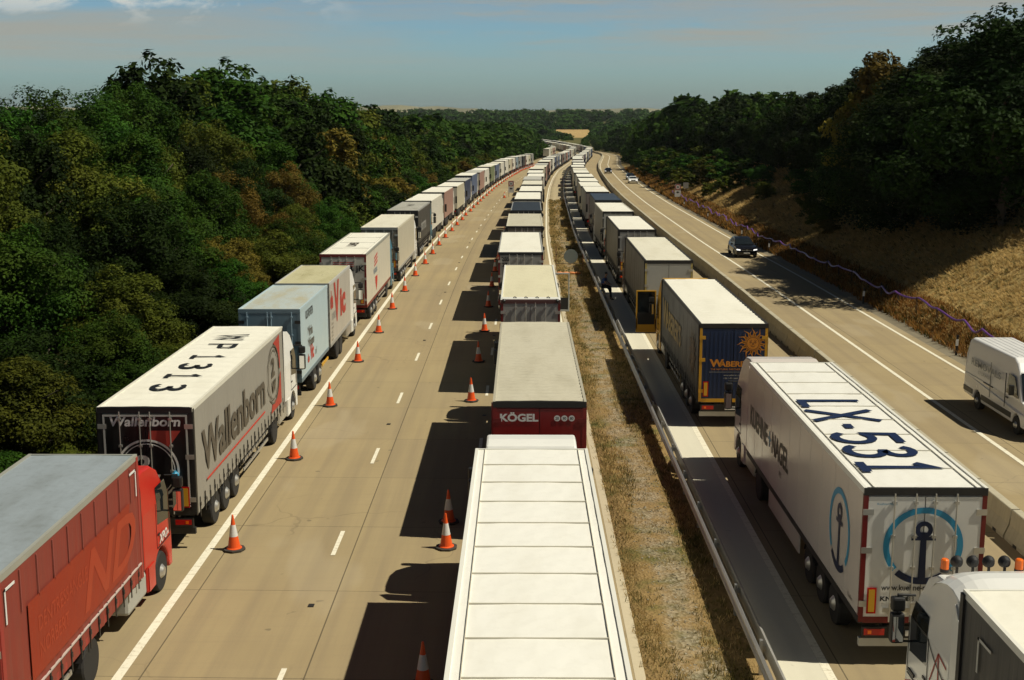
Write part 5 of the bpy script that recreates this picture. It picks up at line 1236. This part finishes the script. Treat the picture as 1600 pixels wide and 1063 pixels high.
for i, (x, D, H, w_, m, d) in enumerate([(31.5, 82.5, 14.0, 1.35, LD, 'tallest, at the right edge of the picture'), (30.0, 89, 11.6, 1.45, LD, 'spreading over the sunlit grass'), (28.6, 95.5, 10.0, 1.35, LD, 'leaning towards the road'), (31.5, 93, 12.2, 1.4, LD, 'behind the leaning one'), (30.5, 102, 10.4, 1.35, LD, 'beside the slender olive tree'), (36, 88, 12.6, 1.4, LD, 'filling the slope behind the tallest')]):
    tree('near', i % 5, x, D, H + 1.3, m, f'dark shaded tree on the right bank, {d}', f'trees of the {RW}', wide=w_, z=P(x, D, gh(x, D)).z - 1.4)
tree('mid', 0, 29.8, 114, 10.5, LY, 'slender olive-yellow tree standing out from the dark right-hand wood', f'trees of the {RW}', wide=.8)
tree('mid', 3, 31.4, 112, 12.6, LY, 'yellowish tree top above the slender olive tree on the right', f'trees of the {RW}', wide=.9)
# shrubs on the bank and left edge
sh_ = [(26.5, 112, 2.0, LO), (28.6, 115, 2.6, LO), (27.2, 120, 2.3, LO), (29.5, 122, 2.8, LG), (25.6, 106, 1.4, LY), (29.5, 134, 3.0, LG), (27.5, 146, 2.2, LO), (29, 158, 3.0, LG), (25, 178, 2.2, LO), (28, 186, 3.4, LG), (26, 170, 2.6, LO), (29.5, 172, 3.6, LG), (27, 196, 3.4, LO), (30, 200, 4, LG), (28, 210, 3.6, LO), (27, 222, 3.8, LG), (30, 230, 4.4, LO), (27.5, 238, 4, LG), (28, 250, 4.4, LO), (27, 266, 4.6, LG), (28, 284, 5, LO), (27, 304, 5, LG), (25, 200, 2.6, LO), (24.6, 214, 3.2, LO), (24, 228, 3.4, LG), (24.5, 242, 4, LO), (24, 258, 4, LG), (24, 276, 4.4, LO), (24, 296, 4.4, LG), (24.5, 315, 5, LG)]
for i, (x, D, H, m) in enumerate(sh_):
    tree('mid' if D < 170 else 'far', i % 4, x, D, H, m, f'{MN[m]} low shrub, {ordn(i + 1)} up the grassy right bank', 'shrubs on the right bank', 'shrub', 'shrub', wide=2.0)
for i in range(16):
    D = 26 + i * 3.6; x = -13.9 + rt.uniform(-.4, .4); m = rt.choice((LO, LG, LO)); tree('near' if D < 60 else 'mid', i % 5, x, D, rt.uniform(1.5, 2.6), m, f'{MN[m]} bramble bush, {ordn(i + 1)} along the hard-shoulder edge on the left', 'bushes along the hard shoulder', 'bramble_bush', 'shrub', wide=2.2)

# far woodland: one mass nobody could count
def mass(name, spots, n, size, mat, seed):
    rg = np.random.default_rng(seed); Vs = []; Fs = []; Sv = []; base = [crown(seed + k, n, size, 12, 5.0, 0, 8, 8) for k in range(5)]; b = 0
    for (x, y, z, H) in spots:
        V, F, sv = base[rg.integers(5)]; a = rg.uniform(0, 6.28); s = H / 12; w_ = s * rg.uniform(1.0, 1.5); c, s2 = math.cos(a), math.sin(a)
        q = np.empty_like(V); q[:, 0] = (V[:, 0] * c - V[:, 1] * s2) * w_ + x; q[:, 1] = (V[:, 0] * s2 + V[:, 1] * c) * w_ + y; q[:, 2] = V[:, 2] * s + z
        Vs.append(q); Fs.append(F + b); Sv.append(np.clip(sv * .6 + rg.uniform(0, .4), 0, 1)); b += len(V)
    o = npmesh(name, np.concatenate(Vs), np.concatenate(Fs), [mat], attr=np.concatenate(Sv)); o['kind'] = 'stuff'; return o
rs = random.Random(11); sp1 = []; sp2 = []
D = 330
while D < 1150:
    for x0 in ((-14.5, -17, -23, -30, -38, -48, -60) if D > 480 else (-17, -23, -30, -38, -48, -60)):
        x = x0 + rs.uniform(-2, 2); p = P(x, D + rs.uniform(-4, 4), 0); sp1.append((p.x, p.y, p.z + gh(x, D) - .3, (5.5 if x0 > -20 else 10.5 if x0 > -27 else 12.5) * rs.uniform(.85, 1.15)))
    for x0 in (26, 32, 39, 47, 57, 70):
        x = x0 + rs.uniform(-2, 2); p = P(x, D + rs.uniform(-4, 4), 0)
        hh = (5 if x0 < 30 else 11 if x0 < 36 else 14) * rs.uniform(.85, 1.2) * (1 if D < 750 else .75)
        if D < 745: sp1.append((p.x, p.y, p.z + gh(x, D) - .3, hh))
    D += 8.5
for i in range(32):
    D = 745 + i * 8.5
    for k in range(9): sp1.append((.0495 * D + k * 7 + rs.uniform(-2, 2), D + rs.uniform(-3, 3), rz(D) - .5, min(4 + k * 1.5, 12) * rs.uniform(.8, 1.15)))
mass('roadside_woodland', sp1, 420, .95, LG, 77)
for i in range(1500):
    D = rs.uniform(1520, 2600); x = rs.uniform(-700, 700) * D / 1500; sp2.append((x, D, rz(D) + farz(D) - 1, rs.uniform(11, 19)))
for i in range(700):
    D = rs.uniform(1140, 1500); x = rs.choice((rs.uniform(-500, 22), rs.uniform(78, 160), rs.uniform(160, 700))); sp2.append((x, D, rz(D) + farz(D) - 1, rs.uniform(9, 15)))
for i in range(500):
    D = rs.uniform(650, 1140); x = rs.choice((rs.uniform(-300, -70), rs.uniform(110, 400))); sp2.append((x, D, rz(D) + gh(-100, D) - 3, rs.uniform(10, 15)))
for i in range(60):
    k = i / 59; D = 985 + 450 * k; sp2.append((39 - 2 * k + 3 * math.sin(k * 5) - rs.uniform(0, 4), D, rz(D) + farz(D), rs.uniform(2.5, 5 + 4 * k))); sp2.append((50 + 30 * k + rs.uniform(0, 4), D, rz(D) + farz(D), rs.uniform(3, 5 + 5 * k)))
for i in range(40): sp2.append((30 + i * 1.5, 1450 + rs.uniform(-10, 10), rz(1450) + farz(1450) + 2, rs.uniform(6, 11)))
for i in range(420):
    D = rs.uniform(955, 1150); x = rs.choice((rs.uniform(8, 38), rs.uniform(53 + (D - 990) * .07, 130))); sp2.append((x, D, rz(D) - .8, rs.uniform(2, 4.5)))
for i in range(160):
    D = rs.uniform(800, 1060); x = rs.uniform(62, 150) + (1060 - D) * .1; sp2.append((x, D, rz(D) + .5, rs.uniform(4, 8)))
mass('distant_woodland', sp2, 130, 1.7, LG, 99)

# ------------------------------------------------------------------ thin summer haze
g = G(); HZ = bpy.data.materials.new('haze'); HZ.use_nodes = True; HZ.node_tree.nodes.clear()
pv = HZ.node_tree.nodes.new('ShaderNodeVolumePrincipled'); ho = HZ.node_tree.nodes.new('ShaderNodeOutputMaterial')
pv.inputs['Color'].default_value = (.80, .88, .92, 1); pv.inputs['Density'].default_value = .00004; pv.inputs['Anisotropy'].default_value = .2
HZ.node_tree.links.new(pv.outputs[0], ho.inputs['Volume']); g.box(-9500, 9500, -60, 9500, -31, 75, HZ)
tag(g.build('haze'), kind='stuff')

# ------------------------------------------------------------------ dry grass
def grassmat(name, a, b_, c_):
    m, t, b = nt(name); n = N(t); setsp(b, .15); b.inputs['Roughness'].default_value = .8
    at = n.n('ShaderNodeAttribute'); at.attribute_name = 'vary'; rp = n.n('ShaderNodeValToRGB'); e = rp.color_ramp.elements
    e[0].color = a + (1,); e[1].color = b_ + (1,); q = e.new(.25); q.color = c_ + (1,); n.l(at.outputs['Fac'], rp.inputs[0]); n.l(rp.outputs[0], b.inputs['Base Color']); tr = n.n('ShaderNodeBsdfTranslucent'); n.l(rp.outputs[0], tr.inputs['Color']); mx = n.n('ShaderNodeMixShader'); mx.inputs[0].default_value = .4; n.l(b.outputs[0], mx.inputs[1]); n.l(tr.outputs[0], mx.inputs[2]); n.l(mx.outputs[0], t.nodes['Material Output'].inputs['Surface']); return m
GM1 = grassmat('straw_grass', (.06, .075, .016), (.80, .60, .28), (.42, .30, .12))
GM2 = grassmat('rusty_weeds', (.05, .06, .015), (.46, .26, .07), (.22, .10, .025))
def grass(name, n, xr, Dr, h, mat, seed, lean=(0, 0), dens=None, blades=5, wd=.012, green=.2):
    rg = np.random.default_rng(seed); x = rg.uniform(*xr, n); u = rg.uniform(0, 1, n); D = Dr[0] + (Dr[1] - Dr[0]) * u ** 1.35
    if dens is not None: k = rg.uniform(0, 1, n) < dens(x, D); x, D = x[k], D[k]; n = len(x)
    ox = np.interp(D, _t, _OF); oz = np.interp(D, _t, _ZF); z = ghn(x, D) + oz
    pv = np.clip(.5 + .5 * np.sin(x * 1.3 + D * .37 + 2 * np.sin(D * .23)) * np.sin(D * .9 - x * .6), 0, 1)
    tv = np.where(rg.uniform(0, 1, n) < green * (pv * 1.6), rg.uniform(0, .15, n), rg.uniform(.3, 1, n) * (.55 + .45 * pv))
    base = np.stack([x + ox, D, z], 1).repeat(blades, 0); m = n * blades; tv = tv.repeat(blades) * rg.uniform(.85, 1.1, m)
    base[:, :2] += rg.normal(size=(m, 2)) * .06; hh = h * rg.uniform(.45, 1.15, m) * (1 + np.maximum(0, (D.repeat(blades) - 60)) * .004)
    a = rg.uniform(0, 6.28, m); w = (wd * (1 + np.maximum(0, D - 40) * .014)).repeat(blades)
    side = np.stack([np.cos(a), np.sin(a), 0 * a], 1) * w[:, None]; tip = rg.normal(size=(m, 3)) * hh[:, None] * .38; tip[:, 2] = hh; tip[:, 0] += lean[0] * hh; tip[:, 1] += lean[1] * hh
    base[:, 2] -= .03
    mid = base + tip * .55; mid[:, 2] += hh * .08
    V = np.stack([base - side, base + side, mid + side * .8, base + tip, mid - side * .8], 1).reshape(-1, 3); F = np.arange(5 * m).reshape(m, 5)
    o = npmesh(name, V, F, [mat], attr=np.clip(tv, 0, 1)); o['kind'] = 'stuff'; return o
grass('dry_bank_grass', 62000, (22.0, 34.5), (44, 330), .21, GM1, 1, (-.9, -.9), None, 5, .014, .10)
grass('roadside_weeds', 13000, (21.5, 23.8), (42, 360), .42, GM2, 2, (0, 0), None, 5, .016, .35)
grass('median_grass', 30000, (2.66, 5.0), (13, 196), .15, GM1, 3, (0, 0), lambda x, D: np.where((x > 3.3 + .35 * np.sin(D * .35)) & (x < 4.15 + .3 * np.sin(D * .22)), .08, .42 + .5 * (np.sin(D * .5 + x * 2) > -.1)), 5, .009, .55)
grass('verge_grass', 5000, (-14.2, -12.75), (20, 120), .3, GM1, 4, (0, 0), None, 5, .012, .9)
# loose stones in the median
rg = np.random.default_rng(9); n = 2600; x = rg.uniform(3.1, 4.5, n); D = 13 + 90 * rg.uniform(0, 1, n) ** 1.4; c = np.stack([x + np.interp(D, _t, _OF), D, ghn(x, D) + np.interp(D, _t, _ZF)], 1)
s = rg.uniform(.015, .045, n)[:, None, None]; oc = np.array([(1, 0, 0), (0, 1, 0), (-1, 0, 0), (0, -1, 0), (0, 0, .7), (0, 0, -.7)]) * 1.0
V = (c[:, None, :] + (oc[None] * rg.uniform(.6, 1.3, (n, 6, 1))) * s).reshape(-1, 3); tri = np.array([(0, 1, 4), (1, 2, 4), (2, 3, 4), (3, 0, 4), (1, 0, 5), (2, 1, 5), (3, 2, 5), (0, 3, 5)])
F = (tri[None] + (np.arange(n) * 6)[:, None, None]).reshape(-1, 3)
STN = grassmat('loose_stone', (.14, .12, .09), (.5, .46, .36), (.26, .22, .15)); o = npmesh('gravel_stones', V, F, [STN], attr=rg.uniform(0, 1, n).repeat(8)); o['kind'] = 'stuff'
